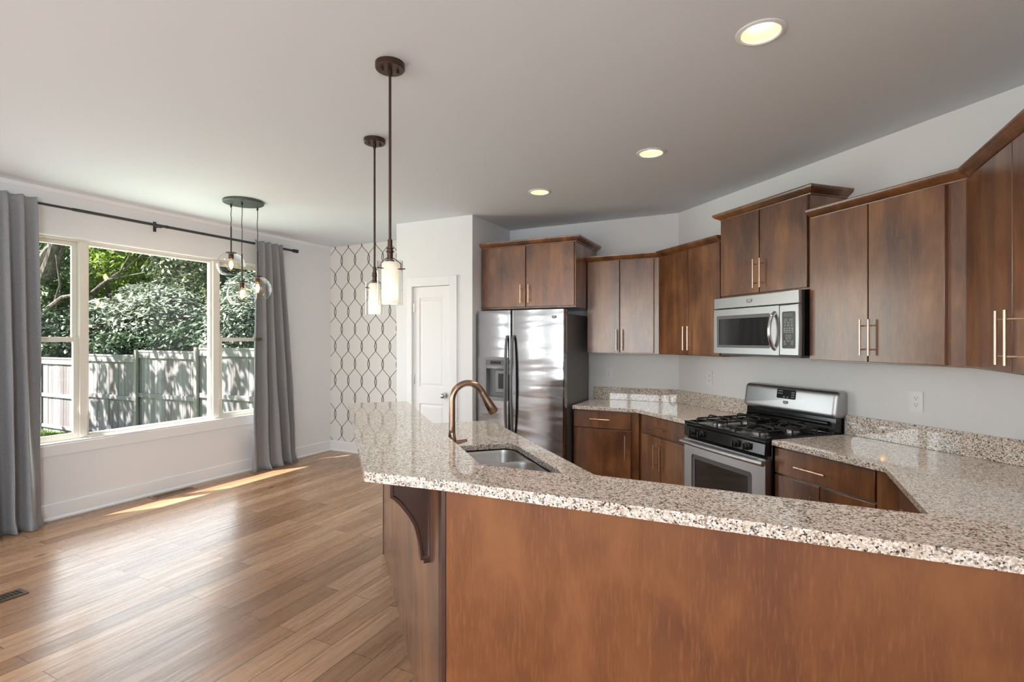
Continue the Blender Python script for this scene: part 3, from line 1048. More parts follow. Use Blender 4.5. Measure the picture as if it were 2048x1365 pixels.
# ------------------------------------------------------------------ refrigerator
FX0, FX1, FY = -2.628, -1.690, 4.50
fw = FX1 - FX0
T = thing('refrigerator', 'stainless side-by-side refrigerator with dark grey sides and an ice dispenser', 'refrigerator', (FX0, YK - .06, 0))
yf = FY - (YK - .06)      # door front, local
yd = yf + 0.075
m_ = MB(); m_.box(0.012, fw - .004, yd + .012, 0, 0.03, 1.735); m_.build('body', DGREY, T, bevel=0.004)
m_ = MB(); m_.box(0.03, fw - .03, yd + .03, yd + .06, 0.0, 0.09); m_.build('kick_grille', BLACKM, T)
for x in (0.05, fw - .05):
    m_ = MB(); m_.box(x - .035, x + .035, yd - .05, yd + .07, 1.737, 1.765); m_.build('hinge_cover', DGREY, T, bevel=0.006)
gap = 0.388


def door_poly(x0, x1, X0, X1):
    """slice x0..x1 of a door whose whole width is X0..X1: crowned front with round outer edges"""
    pts = []
    n = 14
    for i in range(n + 1):
        x = x0 + (x1 - x0) * i / n
        u = (x - X0) / (X1 - X0) * 2 - 1
        y = yf + 0.010 * u * u
        e = min(x - X0, X1 - x)
        if e < 0.018: y += 0.018 - math.sqrt(max(0.018 ** 2 - (0.018 - e) ** 2, 0))
        pts.append((x, y))
    return [(x1, yd)] + [(x0, yd)] + pts


dz0, dz1 = 0.10, 1.776
ex = lambda X0, X1: [X0 + .0015, X1 - .0015]
A0, A1 = 0.0, gap - .004
B0, B1 = gap + .004, fw
dx0, dx1, dz_0, dz_1 = 0.094, 0.352, 0.897, 1.312
def dense(x0, x1, X0, X1, k=6):
    xs = [x0 + (x1 - x0) * i / 24 for i in range(25)] + [X0 + .018 * j / k for j in range(k + 1)] + [X1 - .018 * j / k for j in range(k + 1)]
    xs = sorted(set(round(x, 5) for x in xs if x0 <= x <= x1))
    pts = []
    for x in xs:
        u = (x - X0) / (X1 - X0) * 2 - 1
        y = yf + 0.008 * u * u
        e = min(x - X0, X1 - x)
        if e < 0.018: y += 0.018 - math.sqrt(max(0.018 ** 2 - (0.018 - e) ** 2, 0))
        pts.append((x, y))
    return [(x1, yd), (x0, yd)] + pts
m_ = MB()
m_.prism(dense(A0, A1, A0, A1), dz0, dz_0); m_.prism(dense(A0, A1, A0, A1), dz_1, dz1)
m_.prism(dense(A0, dx0, A0, A1), dz_0, dz_1); m_.prism(dense(dx1, A1, A0, A1), dz_0, dz_1)
dl = m_.build('freezer_door', STEELF, T)
m_ = MB(); m_.prism(dense(B0, B1, B0, B1), dz0, dz1); drr = m_.build('fridge_door', STEELF, T)
# handles
for par, x in ((dl, gap - .036), (drr, gap + .030)):
    pts, rr = [], []
    for i in range(21):
        u = i / 20
        pts.append((x, yf - 0.012 - 0.045 * math.sin(PI * min(max(u, 0), 1)) ** 0.55, 0.55 + 0.975 * u))
        rr.append(0.0125 + 0.004 * math.sin(PI * u))
    m_ = MB(); m_.tube(pts, rr, 14, up=(0, 1, 0)); m_.cyl((x, yf + .006, 0.556), (x, yf - .016, 0.556), .014); m_.cyl((x, yf + .006, 1.519), (x, yf - .016, 1.519), .014)
    m_.build('handle', DGREY, par, label='dark grey curved bar handle')
# dispenser
m_ = MB(); plate_xz(m_, dx0 - .008, dx1 + .006, dz_0 - .008, dz_1 + .008, yf - .006, yf + .010, .022,
                    holes=[rrect(dx0 + .022, dx1 - .018, dz_0 + .03, dz_1 - .02, .012)])
dsp = m_.build('dispenser', GREYP, dl, bevel=0.002)
xa, xb, za, zb = dx0 + .02, dx1 - .016, dz_0 + .028, dz_1 - .018
m_ = MB(); yb2 = yd - .004
m_.box(xa, xb, yb2 - .003, yb2, za, zb); m_.box(xa - .003, xa, yf + .004, yb2, za, zb); m_.box(xb, xb + .003, yf + .004, yb2, za, zb)
m_.box(xa, xb, yf + .004, yb2, za - .003, za)
m_.build('dispenser_recess', GREYP, dl)
m_ = MB(); m_.box(xa, xb, yf - .002, yb2, 1.205, zb); m_.build('control_panel', GREYP, dl, bevel=0.002)
m_ = MB(); m_.box(xa, xb, yf - .004, yf - .001, 1.238, zb); m_.build('display_bezel', DGREY, dl)
m_ = MB(); m_.box(xa + .05, xb - .055, yf - .006, yf - .003, 1.25, 1.28); m_.build('display', BLACK, dl)
m_ = MB()
for i in range(5): m_.box(xa + .055 + i * .021, xa + .067 + i * .021, yf - .0035, yf - .001, 1.221, 1.225)
m_.box(xa + .075, xa + .125, yf - .0035, yf - .001, 1.209, 1.213); m_.build('key_row', KEY, dl)
m_ = MB(); m_.box(xa + .095, xb - .004, yf + .018, yb2, za + .045, 1.19); m_.build('chute', GREYP, dl, bevel=0.006)
m_ = MB(); m_.box(xa + .128, xb - .035, yf + .008, yf + .02, za + .085, 1.155); m_.build('paddle', BLACK, dl, bevel=0.004)


def emblem(par, cx, cz, y, w, h, plate=None, axis='x'):
    """small shield-shaped badge with pale bars"""
    P = [(-w, h), (w, h), (w, -h * .55), (0, -h), (-w, -h * .55)]
    m = MB(); m.loft([[(cx + x, y, cz + z) for x, z in P], [(cx + x, y - .0015, cz + z) for x, z in P]], cap0=True, cap1=True)
    o = m.build('emblem', plate or BLACK, par, smooth=False)
    m = MB()
    for k, (a, b) in enumerate(((.45, .75), (-.15, .15), (-.5, -.35))):
        q = 0.78 - .12 * k
        m.box(cx - w * q, cx + w * q, y - .0022, y - .0012, cz + h * a, cz + h * b)
    m.build('emblem_bars', KEY, o)
emblem(drr, 0.838, 1.702, yf - .0005, .021, .014)

# ------------------------------------------------------------------ microwave
p = rwp(0.986, 0.003)
T = thing('microwave', 'stainless over-the-range microwave under the short cabinet', 'microwave', (p[0], p[1], 1.375), RROT)
W, D, Hm = 0.782, 0.40, 0.434
m_ = MB(); m_.box(0.002, W, -.372, 0, 0.012, Hm - .002); m_.build('body', BLACK, T, bevel=0.003)
m_ = MB(); m_.box(0.03, W - .02, -.36, -.02, -0.004, 0.012); m_.build('underside_panel', DGREY, T, bevel=0.003)
F0, F1 = -D, -.372
m_ = MB(); m_.box(0.0, W, F0, F1, 0.350, Hm); v_ = m_.build('vent_strip', STEEL, T, bevel=0.004)
emblem(v_, 0.365, 0.393, F0 - .0003, .026, .014, DGREY)
sp = 0.628
m_ = MB(); plate_xz(m_, 0.0, sp - .0015, 0.012, 0.344, F0, F1, .004, holes=[rrect(0.032, 0.552, 0.056, 0.296, .012)])
md = m_.build('door', STEEL, T, bevel=0.002)
m_ = MB(); plate_xz(m_, 0.030, 0.554, 0.054, 0.298, F0 + .003, F0 + .014, .012, holes=[rrect(0.050, 0.540, 0.075, 0.272, .006)]); m_.build('window_surround', DGREY, md)
m_ = MB(); m_.box(0.048, 0.542, F0 + .006, F0 + .012, 0.073, 0.274); m_.build('window', BGLASS, md)
pts, rr = [], []
for i in range(19):
    u = i / 18
    pts.append((0.590, F0 + .004 - 0.050 * math.sin(PI * u) ** .6, 0.052 + 0.245 * u)); rr.append(.0135)
m_ = MB(); m_.tube(pts, rr, 14, up=(0, 1, 0)); m_.build('handle', CHROME, md, label='bowed polished bar handle')
m_ = MB(); m_.box(sp + .0015, W, F0, F1, 0.012, 0.344); cp = m_.build('control_section', STEEL, T, bevel=0.004)
m_ = MB(); plate_xz(m_, sp + .026, W - .026, 0.058, 0.300, F0 - .002, F0 + .004, .010); kp = m_.build('control_panel', BLACK, cp)
m_ = MB(); m_.box(sp + .038, W - .040, F0 - .003, F0 - .0015, 0.266, 0.290); m_.build('display', DGREY, kp)
m_ = MB()
rnd = random.Random(3)
kx0, kx1 = sp + .036, W - .036
for z, nn in ((.242, 2), (.224, 3), (.205, 3), (.187, 4), (.174, 4), (.161, 4)):
    for i in range(nn):
        a = kx0 + (kx1 - kx0) * (i + .15) / nn; b = kx0 + (kx1 - kx0) * (i + .85) / nn
        m_.box(a, b, F0 - .0032, F0 - .0015, z, z + .0022)
        m_.box(a, b, F0 - .0032, F0 - .0015, z + .008, z + .0095)
for cx_ in (.35, .65):
    c = kx0 + (kx1 - kx0) * cx_
    for r in (.009,):
        t_ = [(c + r * math.cos(2 * PI * k / 20), F0 - .0024, .138 + r * math.sin(2 * PI * k / 20)) for k in range(21)]
        m_.tube(t_, .0012, 6, caps=False, up=(0, 1, 0))
    m_.box(c - .007, c + .007, F0 - .0032, F0 - .0015, .120, .123)
for cx_, z in ((.15, .098), (.5, .102), (.85, .098), (.15, .082), (.85, .082)):
    c = kx0 + (kx1 - kx0) * cx_
    for q in (0, .009): m_.box(c - .008, c + .008, F0 - .0032, F0 - .0015, z + q, z + q + .0015)
    m_.box(c - .008, c - .0065, F0 - .0032, F0 - .0015, z, z + .010); m_.box(c + .0065, c + .008, F0 - .0032, F0 - .0015, z, z + .010)
m_.build('keypad', KEY, kp)

# ------------------------------------------------------------------ gas range
p = rwp(0.984, 0.004)
T = thing('gas_range', 'stainless and black gas range with four burners and a tall backguard', 'stove', (p[0], p[1], 0), RROT)
W = 0.790
Yf = -0.655
m_ = MB(); m_.box(0, W, -.62, -.02, 0.06, 0.845); m_.build('body', BLACK, T, bevel=0.003)
m_ = MB(); m_.box(.03, W - .03, -.58, -.06, 0.0, 0.06); m_.build('plinth', BLACKM, T)
# cooktop with raised rim
m_ = MB()
m_.box(-.002, W + .002, Yf - .015, -.075, 0.845, 0.866)
for a in ((-.002, W + .002, Yf - .018, Yf + .012, .866, .876), (-.002, .018, Yf, -.075, .866, .876), (W - .018, W + .002, Yf, -.075, .866, .876), (-.002, W + .002, -.10, -.075, .866, .876)):
    m_.box(*a)
m_.build('cooktop', BLACK, T, bevel=0.005, seg=3)
bpos = [(x, y) for x in (.20, .59) for y in (-.52, -.25)]
for x, y in bpos:
    m_ = MB(); m_.lathe([(.0001, .866), (.055, .866), (.052, .872), (.040, .874), (.040, .884), (.034, .890), (.0001, .891)], (x, y, 0), 28); m_.build('burner', STEEL, T, label='round burner with bright ring')
    m_ = MB(); m_.lathe([(.0001, .8905), (.036, .8905), (.037, .896), (.030, .899), (.0001, .899)], (x, y, 0), 28); m_.build('burner_cap', BLACKM, T)
    g = MB(); q = .112; r = .0060; zt_ = .922
    fr = [(x - q, y - q, zt_), (x + q, y - q, zt_), (x + q, y + q, zt_), (x - q, y + q, zt_), (x - q, y - q, zt_)]
    cr = .022
    loop = [(px, py, .902) for px, py in rrect(x - q, x + q, y - q, y + q, cr, 4)]
    g.tube(loop + [loop[0], loop[1]], r, 8, caps=False)
    for dx, dy in ((1, 0), (-1, 0), (0, 1), (0, -1)):
        g.tube([(x + dx * q, y + dy * q, .902), (x + dx * (q - .004), y + dy * (q - .004), .915), (x + dx * (q - .02), y + dy * (q - .02), zt_), (x + dx * .035, y + dy * .035, zt_)], r, 8)
    for dx, dy in ((1, 1), (-1, 1), (1, -1), (-1, -1)):
        g.cyl((x + dx * (q - .006), y + dy * (q - .006), .866), (x + dx * (q - .006), y + dy * (q - .006), .903), r, n=8)
    g.build('grate', BLACKM, T, angle=60)
# control panel and knobs
m_ = MB(); pr_ = [(Yf - .008, .762), (Yf - .022, .77), (Yf - .016, .842), (-.62, .844), (-.62, .762)]
m_.loft([[(0.001, y, z) for y, z in pr_], [(W - .001, y, z) for y, z in pr_]], cap0=True, cap1=True)
cpn = m_.build('control_panel', BLACK, T, smooth=False, bevel=0.003)
for x in (.107, .203, .545, .643):
    m_ = MB()
    yk = Yf - .019
    ring = lambda r, y: [(x + r * math.cos(2 * PI * k / 24), y, .803 + r * math.sin(2 * PI * k / 24)) for k in range(24)]
    m_.loft([ring(.026, yk), ring(.026, yk - .006), ring(.021, yk - .010), ring(.019, yk - .028), ring(.016, yk - .031)], cap0=True, cap1=True)
    m_.box(x - .005, x + .005, yk - .040, yk - .028, .803 - .021, .803 + .021)
    m_.build('knob', BLACKM, cpn)
# oven door
m_ = MB(); plate_xz(m_, 0.001, W - .001, 0.215, 0.748, Yf - .018, -.622, .006, holes=[rrect(.085, .680, .300, .640, .02)])
od = m_.build('oven_door', STEEL, T, bevel=0.003)
m_ = MB(); plate_xz(m_, .083, .682, .298, .642, Yf - .012, Yf, .02, holes=[rrect(.115, .640, .330, .605, .012)]); m_.build('window_frame', DGREY, od)
m_ = MB(); m_.box(.112, .643, Yf - .008, Yf - .002, .327, .608); m_.build('window', BGLASS, od)
m_ = MB(); m_.box(.085, .680, Yf + .002, Yf + .02, .300, .640); m_.build('window_backing', BLACK, od)
m_ = MB(); pts = [(x, Yf - .055 + .012 * (2 * x / W - 1) ** 2, .722) for x in [-.006 + (W + .012) * i / 16 for i in range(17)]]
m_.tube(pts, .0165, 16, up=(0, 0, 1))
for x in (.045, W - .045): m_.box(x - .018, x + .018, Yf - .046, Yf - .016, .708, .736)
m_.build('handle', STEEL, od, label='satin steel bar handle')
m_ = MB(); m_.box(.001, W - .001, Yf - .014, -.622, .065, .205); m_.build('storage_drawer', STEEL, T, bevel=0.003)
# backguard
m_ = MB(); pr_ = [(-.098, .866), (-.098, .90), (-.088, .915), (-.082, .985), (-.012, .985), (-.012, .866)]
m_.loft([[(0.012, y, z) for y, z in pr_], [(W - .004, y, z) for y, z in pr_]], cap0=True, cap1=True)
m_.tube([(0.04, -.090, .932), (W - .05, -.090, .932)], .016, 14); m_.build('backguard_riser', BLACK, T, smooth=True, angle=30)
def bg(ins, y, z0=.968, z1=1.150):
    return [(x, y + (z - z0) * .14, z) for x, z in rrect(-.012 + ins, W + .012 - ins, z0 + ins, z1 - ins, .03 - ins * .5, 6)]
m_ = MB(); m_.loft([bg(0.004, -.004), bg(0, -.03), bg(0, -.085), bg(.006, -.100), bg(.020, -.108), bg(.032, -.110)], cap0=True, cap1=True)
bgd = m_.build('backguard', STEEL, T, angle=60)
yb3 = lambda z: -.110 + (z - .968) * .14
m_ = MB(); x0, x1, z0, z1 = .315, .480, 1.062, 1.128
m_.loft([[(x, yb3(z) - .0025, z) for x, z in rrect(x0, x1, z0, z1, .008)], [(x, yb3(z) + .002, z) for x, z in rrect(x0, x1, z0, z1, .008)]], cap0=True, cap1=True)
dp = m_.build('display', BLACK, bgd)
m_ = MB()
def mark(x, z, w, h):
    m_.add([(x, yb3(z) - .0032, z), (x + w, yb3(z) - .0032, z), (x + w, yb3(z + h) - .0032, z + h), (x, yb3(z + h) - .0032, z + h)], [(0, 1, 2, 3)])
for i in range(4):
    mark(x0 + .010 + i * .011, 1.113, .008, .004); mark(x0 + .010 + i * .011, 1.096, .008, .004)
for i in range(2):
    for j in range(3): mark(x1 - .034 + i * .014, 1.074 + j * .016, .009, .003); mark(x1 - .034 + i * .014, 1.080 + j * .016, .009, .0015)
for a in (.06, .09):
    for q in (0, .008): mark(x0 + a, 1.068 + q, .014, .0016)
    mark(x0 + a, 1.068, .0016, .009); mark(x0 + a + .0125, 1.068, .0016, .009)
m_.build('display_marks', KEY, dp, recalc=False)
e_ = MB(); P = [(-.022, .011), (.022, .011), (.022, -.006), (0, -.012), (-.022, -.006)]
e_.loft([[(.398 + x, yb3(1.035 + z) - .0018, 1.035 + z) for x, z in P], [(.398 + x, yb3(1.035 + z) + .002, 1.035 + z) for x, z in P]], cap0=True, cap1=True)
eo = e_.build('emblem', DGREY, bgd, smooth=False)
e_ = MB()
for z, w in ((1.041, .017), (1.036, .017), (1.031, .013)): e_.box(.398 - w, .398 + w, yb3(z) - .0026, yb3(z) - .0012, z - .0012, z + .0012)
e_.build('emblem_bars', KEY, eo)

# ------------------------------------------------------------------ wall outlets
def outlet(label, loc, rot, horizontal=False):
    T = thing('wall_outlet', label, 'outlet', loc, rot)
    m = MB(); plate_xz(m, -.037, .037, -.060, .060, -.006, 0, .004); m.build('cover_plate', PLASW, T, bevel=0.0015)
    for z in (-.0195, .0195):
        m = MB(); plate_xz(m, -.0165, .0165, z - .0145, z + .0145, -.0078, -.004, .011); r = m.build('receptacle', PLASW, T, bevel=0.0008)
        m = MB()
        m.box(-.0078, -.0058, -.0085, -.0072, z - .001, z + .008); m.box(.0058, .0078, -.0085, -.0072, z - .0005, z + .0075)
        m.cyl((0, -.0085, z - .0075), (0, -.0072, z - .0075), .0027, n=10); m.build('slots', SLOT, r)
    return T
outlet('white wall outlet beside the refrigerator, left end of the backsplash', (-1.491, YK - .001, 1.141), 0)
outlet('white wall outlet above the backsplash just left of the range', (*rwp(0.452, .001), 1.143), RROT)
outlet('white wall outlet above the backsplash right of the range', (*rwp(2.212, .001), 1.131), RROT)

# ------------------------------------------------------------------ lamps
def glow(name, loc, power, radius, color, parent=None):
    d = bpy.data.lights.new(name, 'POINT'); d.energy = power; d.shadow_soft_size = radius; d.color = color
    o = bpy.data.objects.new(name, d); COL.objects.link(o); o.location = loc
    if parent is not None: o.parent = parent
    return o


def pendant(label, x, y):
    T = thing('pendant_lamp', label, 'lamp', (x, y, H), 0, 'bronze pendant lamps over the bar')
    m = MB(); m.lathe([(.0001, 0), (.066, 0), (.066, -.022), (.062, -.027), (.0001, -.027)], (0, 0, 0), 40)
    for a in (0.9, 0.9 + PI): m.cyl((.035 * math.cos(a), .035 * math.sin(a), -.024), (.035 * math.cos(a), .035 * math.sin(a), -.038), .006, n=12)
    m.build('canopy', BRONZE, T)
    m = MB(); m.cyl((0, 0, -.02), (0, 0, -.80), .0062, n=14); m.cyl((0, 0, -.025), (0, 0, -.055), .010, n=14); m.build('rod', BRONZE, T)
    m = MB(); m.lathe([(.0065, -.795), (.0105, -.797), (.0105, -.832), (.0165, -.833), (.0165, -.838), (.0125, -.840), (.0125, -.846), (.0175, -.847), (.0175, -.853), (.013, -.856), (.013, -.885), (.020, -.890), (.020, -.897), (.0001, -.897)], (0, 0, 0), 28)
    m.build('socket', BRONZE, T)
    m = MB()
    for k in range(3):
        a = 0.35 + 2 * PI * k / 3
        c, s = math.cos(a), math.sin(a)
        m.tube([(.012 * c, .012 * s, -.880), (.022 * c, .022 * s, -.884), (.051 * c, .051 * s, -.907), (.051 * c, .051 * s, -.935)], .0022, 8)
        m.tube([(.036 * c, .036 * s, -.930), (.071 * c, .071 * s, -.930)], .0026, 8)
    m.build('arm', BRONZE, T)
    m = MB(); m.lathe([(.0555, -.892), (.0575, -.892), (.0575, -1.094), (.0555, -1.094)], (0, 0, 0), 40, closed=True)
    m.build('outer_glass', GLOBE, T, label='clear glass outer cylinder')
    m = MB(); m.lathe([(.006, -.899), (.030, -.899), (.0375, -.905), (.0375, -1.088), (.0350, -1.088), (.0350, -.908), (.006, -.903)], (0, 0, 0), 40, closed=True)
    m.build('inner_shade', OPAL, T, label='glowing white opal glass inner cylinder')
    m = MB(); m.sphere((0, 0, -1.020), .019, 16, 10); m.cyl((0, 0, -1.005), (0, 0, -.900), .010, n=12); m.build('bulb', BULBW, T)
    glow('pendant_light', (0, 0, -1.047), 0.7, .012, (1.0, .90, .76), T)
pendant('bronze pendant lamp with cylinder glass over the bar, nearer of the two', -1.536, 1.857)
pendant('bronze pendant lamp with cylinder glass over the bar, farther of the two', -2.201, 2.514)

# globe cluster
gx, gy = -4.243, 3.112
T = thing('globe_chandelier', 'cluster of three clear glass globes on a round gunmetal ceiling plate', 'lamp', (gx, gy, H))
m_ = MB(); m_.lathe([(.0001, 0), (.165, 0), (.168, -.004), (.168, -.020), (.164, -.023), (.0001, -.023)], (0, 0, 0), 48); m_.build('canopy', GUNM, T)
for (cx_, cy_, zc, stem, R) in ((-.118, -.037, 2.166 - H, .235, .117), (.034, -.040, 1.892 - H, .245, .121), (-.012, .152, 1.963 - H, .235, .121)):
    ztop = zc + R * .93
    m_ = MB(); m_.cyl((cx_, cy_, -.02), (cx_, cy_, -.05), .008, n=12)
    n = 10
    m_.tube([(cx_ + .004 * math.sin(i * 1.3) * (i not in (0, n)), cy_, -.045 + (ztop + stem + .045) * i / n) for i in range(n + 1)], .0032, 8)
    m_.build('cord', RODM, T)
    m_ = MB(); m_.cyl((cx_, cy_, ztop + stem + .005), (cx_, cy_, ztop + .004), .0062, n=12); m_.build('stem', RODM, T)
    m_ = MB(); m_.lathe([(.0001, .006), (.044, .006), (.044, -.002), (.022, -.004), (.022, -.052), (.017, -.056), (.0001, -.056)], (cx_, cy_, ztop), 24)
    m_.build('socket', BRONZE, T)
    prof = []
    for i in range(25):
        a = math.radians(21) + (math.radians(140) - math.radians(21)) * i / 24
        prof.append((R * math.sin(a), R * math.cos(a)))
    prof += [(.0001, R * math.cos(math.radians(140)))]
    m_ = MB(); m_.lathe(prof, (cx_, cy_, zc), 40)
    m_.build('globe', GLOBE, T, angle=80)
    zb_ = ztop - .056
    m_ = MB(); m_.lathe([(.013, 0), (.016, -.012), (.029, -.04), (.033, -.062), (.028, -.085), (.012, -.102), (.0001, -.106)], (cx_, cy_, zb_), 24)
    bl = m_.build('bulb', BULB, T)
    m_ = MB()
    for k in range(5):
        a = 2 * PI * k / 5
        m_.tube([(cx_ + .006 * math.cos(a), cy_ + .006 * math.sin(a), zb_ - .015), (cx_ + .017 * math.cos(a), cy_ + .017 * math.sin(a), zb_ - .045), (cx_ + .006 * math.cos(a + .6), cy_ + .006 * math.sin(a + .6), zb_ - .085)], .0022, 6)
    m_.build('filament', FILA, bl)
    glow('globe_light', (cx_, cy_, zb_ - .05), 0.8, .02, (1, .66, .36), T)

# recessed ceiling lights
WCAN = mat('white can reflector', (0.80, 0.68, 0.44), 0.45)
t = NT(WCAN); t.bump(t.noise(t.coords((1, 1, 1)), 60, 2), 0.01, 0.002)
names = ['recessed ceiling light nearest the viewer, at the top right', 'recessed ceiling light between the other two, above the range',
         'recessed ceiling light farthest from the viewer, above the refrigerator']
for i, (x, y) in enumerate(CANS):
    lb = names[i] if i < 3 else 'unseen recessed ceiling light behind the viewer, added to brighten the room'
    T = thing('recessed_light', lb, 'ceiling light', (x, y, H), 0, 'recessed ceiling lights' if i < 3 else 'added unseen lights behind the viewer')
    m_ = MB(); m_.lathe([(.077, .0), (.094, 0), (.094, -.004), (.080, -.008), (.074, -.004), (.074, .0)], (0, 0, 0), 40, closed=True); m_.build('trim_ring', PLASW, T)
    m_ = MB(); m_.lathe([(.0765, -.002), (.066, .016), (.049, .038)], (0, 0, 0), 40); m_.build('reflector', WCAN, T)
    m_ = MB(); m_.lathe([(.0001, .036), (.051, .036), (.051, .042), (.0001, .042)], (0, 0, 0), 32); m_.build('lamp', LENS, T)
    d = bpy.data.lights.new('can_light', 'SPOT'); d.energy = 24 if i < 3 else 40; d.spot_size = math.radians(125); d.spot_blend = 0.9; d.shadow_soft_size = .05; d.color = (1, .93, .82)
    o = bpy.data.objects.new('can_light', d); COL.objects.link(o); o.parent = T; o.location = (0, 0, -.02)

# ------------------------------------------------------------------ curtains and rod
T = thing('curtain_rod', 'dark metal curtain rod above the dining window', 'curtain rod', (WX, 3.0, 2.58))
XRD = 0.100
m_ = MB(); m_.cyl((XRD, -1.55, 0), (XRD, -.75, 0), .0105, n=16); m_.cyl((XRD, -.75, 0), (XRD, 1.50, 0), .0135, n=16); m_.cyl((XRD, .0, 0), (XRD, .012, 0), .016, n=16); m_.build('rod', RODM, T)
m_ = MB(); m_.lathe([(.0001, 0), (.021, 0), (.021, .028), (.017, .030), (.017, .036), (.022, .038), (.022, .066), (.018, .070), (.0001, .070)], (0, 0, 0), 20)
m_.v = [(XRD + x, 1.49 + z, y) for x, y, z in m_.v]; m_.build('finial', RODM, T)
for y in (-.052, 1.245, -1.40):
    m_ = MB(); m_.box(0.0, .008, y - .013, y + .013, -.048, .048); m_.box(.004, XRD, y - .008, y + .008, -.012, .012); m_.box(XRD - .015, XRD + .015, y - .008, y + .008, -.020, -.010); m_.build('bracket', RODM, T, bevel=.001)


def curtain(label, y0t, y1t, y0b, y1b, folds, seed, loc_y):
    T = thing('curtain', label, 'curtain', (WX, loc_y, 0.0), 0, 'grey curtain panels at the dining window')
    r = random.Random(seed)
    nu, nv = 150, 64
    ph = [r.uniform(-.5, .5) for _ in range(folds + 2)]
    am = [r.uniform(.75, 1.25) for _ in range(folds + 2)]
    vs, fs = [], []
    for j in range(nv + 1):
        v = j / nv
        z = 0.006 + (2.612 - 0.006) * v
        w = (1 - v)
        sp = w ** 1.1
        a0 = y0t + (y0b - y0t) * sp; a1 = y1t + (y1b - y1t) * sp
        for i in range(nu + 1):
            u = i / nu
            k = u * folds
            ki_ = int(min(k, folds - 1e-6))
            fr_ = k - ki_
            A = am[ki_] * (1 - fr_) + am[ki_ + 1] * fr_
            warp = u + .018 * math.sin(2 * PI * (2.3 * u + ph[0] + .35 * w)) * (.4 + w)
            s = math.sin(2 * PI * (folds * warp + .12 * math.sin(3.1 * w + ph[1] * 4)))
            sharp = math.copysign(abs(s) ** .75, s)
            depth = (.030 + .022 * w) * A
            top = max(0, (v - .955) / .045)
            depth *= (1 - .45 * top)
            x = XRD + .030 + sharp * depth * (1 - .35 * v ** 6) + .012 * w * math.sin(5 * u + seed)
            y = a0 + (a1 - a0) * u + .010 * math.cos(2 * PI * folds * warp * 1.0) * A
            # soft break of the cloth on the floor
            br_ = max(0, 1 - z / .16)
            x += .028 * br_ ** 2 * (1 + .6 * math.sin(9 * u + seed))
            y += .012 * br_ * math.sin(17 * u + 3 * br_)
            x += .004 * math.sin(23 * v + 7 * u + seed) * w
            vs.append((x, y - loc_y, z + (.010 * math.sin(2 * PI * folds * warp + 1) + .004) * (1 if j == nv else 0) * .6))
    for j in range(nv):
        for i in range(nu):
            a = j * (nu + 1) + i
            fs.append((a, a + 1, a + nu + 2, a + nu + 1))
    m = MB(); m.add(vs, fs)
    o = m.build('cloth', CURT, T, recalc=False, angle=180)
    sm = o.modifiers.new('thickness', 'SOLIDIFY'); sm.thickness = .0035; sm.offset = 0
    return T
curtain('grey floor-length curtain panel at the left edge of the dining window', 1.50, 1.992, 1.47, 2.045, 5, 5, 1.75)
curtain('grey floor-length curtain panel at the right side of the dining window', 3.935, 4.300, 3.885, 4.515, 4, 11, 4.15)

m_ = MB()
tb = [(0.150, 3.915 - 4.0, 1.475), (0.166, 3.925 - 4.0, 1.475), (0.172, 3.965 - 4.0, 1.477), (0.166, 4.000 - 4.0, 1.486)]
m_.loft([[(x, y, z), (x, y, z + .040 - .012 * i / 3), (x + .003, y, z + .040 - .012 * i / 3), (x + .003, y, z)] for i, (x, y, z) in enumerate(tb)], cap0=True, cap1=True)
tab = tag(m_.build('curtain_tab', WOODD), 'small dark tab at the inner edge of the right curtain panel', 'curtain tab')
tab.location = (WX, 4.0, 0)

# ------------------------------------------------------------------ floor vents
def vent(label, x, y, L_, W_, m1):
    T = thing('floor_vent', label, 'vent', (x, y, 0.0005))
    m = MB(); m.prism(rrect(-W_ / 2, W_ / 2, -L_ / 2, L_ / 2, .004), 0, .005, holes=[rrect(-W_ / 2 + .02, W_ / 2 - .02, -L_ / 2 + .02, L_ / 2 - .02, .003)]); m.build('vent_frame', m1, T, bevel=.001)
    m = MB(); m.box(-W_ / 2 + .02, W_ / 2 - .02, -L_ / 2 + .02, L_ / 2 - .02, 0, .001); m.build('duct_opening', SLOT, T)
    m = MB(); n = int(L_ / .02)
    for i in range(1, n):
        yy = -L_ / 2 + .02 + (L_ - .04) * i / n
        m.box(-W_ / 2 + .02, W_ / 2 - .02, yy - .0022, yy + .0022, .001, .0045)
    m.box(-.002, .002, -L_ / 2 + .02, L_ / 2 - .02, .001, .0048)
    m.build('louver', m1, T)
VW = wood_mat('wood vent', (0.16, 0.075, 0.032), (0.23, 0.115, 0.052), (0.30, 0.16, 0.08), axis='y')
vent('long wood floor vent beside the window wall', -5.185, 3.055, .40, .125, VW)
vent('small brown floor vent near the left edge of the floor', -3.95, 1.30, .34, .115, VENTM)

# ------------------------------------------------------------------ garden
def leaf_mat(name, dark, light, rough=0.35, trans=0.35, spec=0.5):
    m = bpy.data.materials.new(name)
    m.use_nodes = True
    t = NT(m)
    geo = t.n('NewGeometry')
    nz = t.noise(t.coords((1, 1, 1)), 1.6, 3, 0.6)
    isl = geo.outputs['Random Per Island']
    f = t.math('ADD', t.math('MULTIPLY', nz, 0.6), t.math('MULTIPLY', isl, 0.4))
    col = t.ramp(f, [(0.25, dark), (0.75, light)])
    t.base(col)
    t.b.inputs['Roughness'].default_value = rough
    t.b.inputs['Specular IOR Level'].default_value = spec
    out = m.node_tree.nodes['Material Output']
    tl = t.n('BsdfTranslucent'); t.l(col, tl.inputs[0])
    mx = t.n('MixShader'); mx.inputs[0].default_value = trans
    t.l(t.b.outputs[0], mx.inputs[1]); t.l(tl.outputs[0], mx.inputs[2]); t.l(mx.outputs[0], out.inputs[0])
    return m


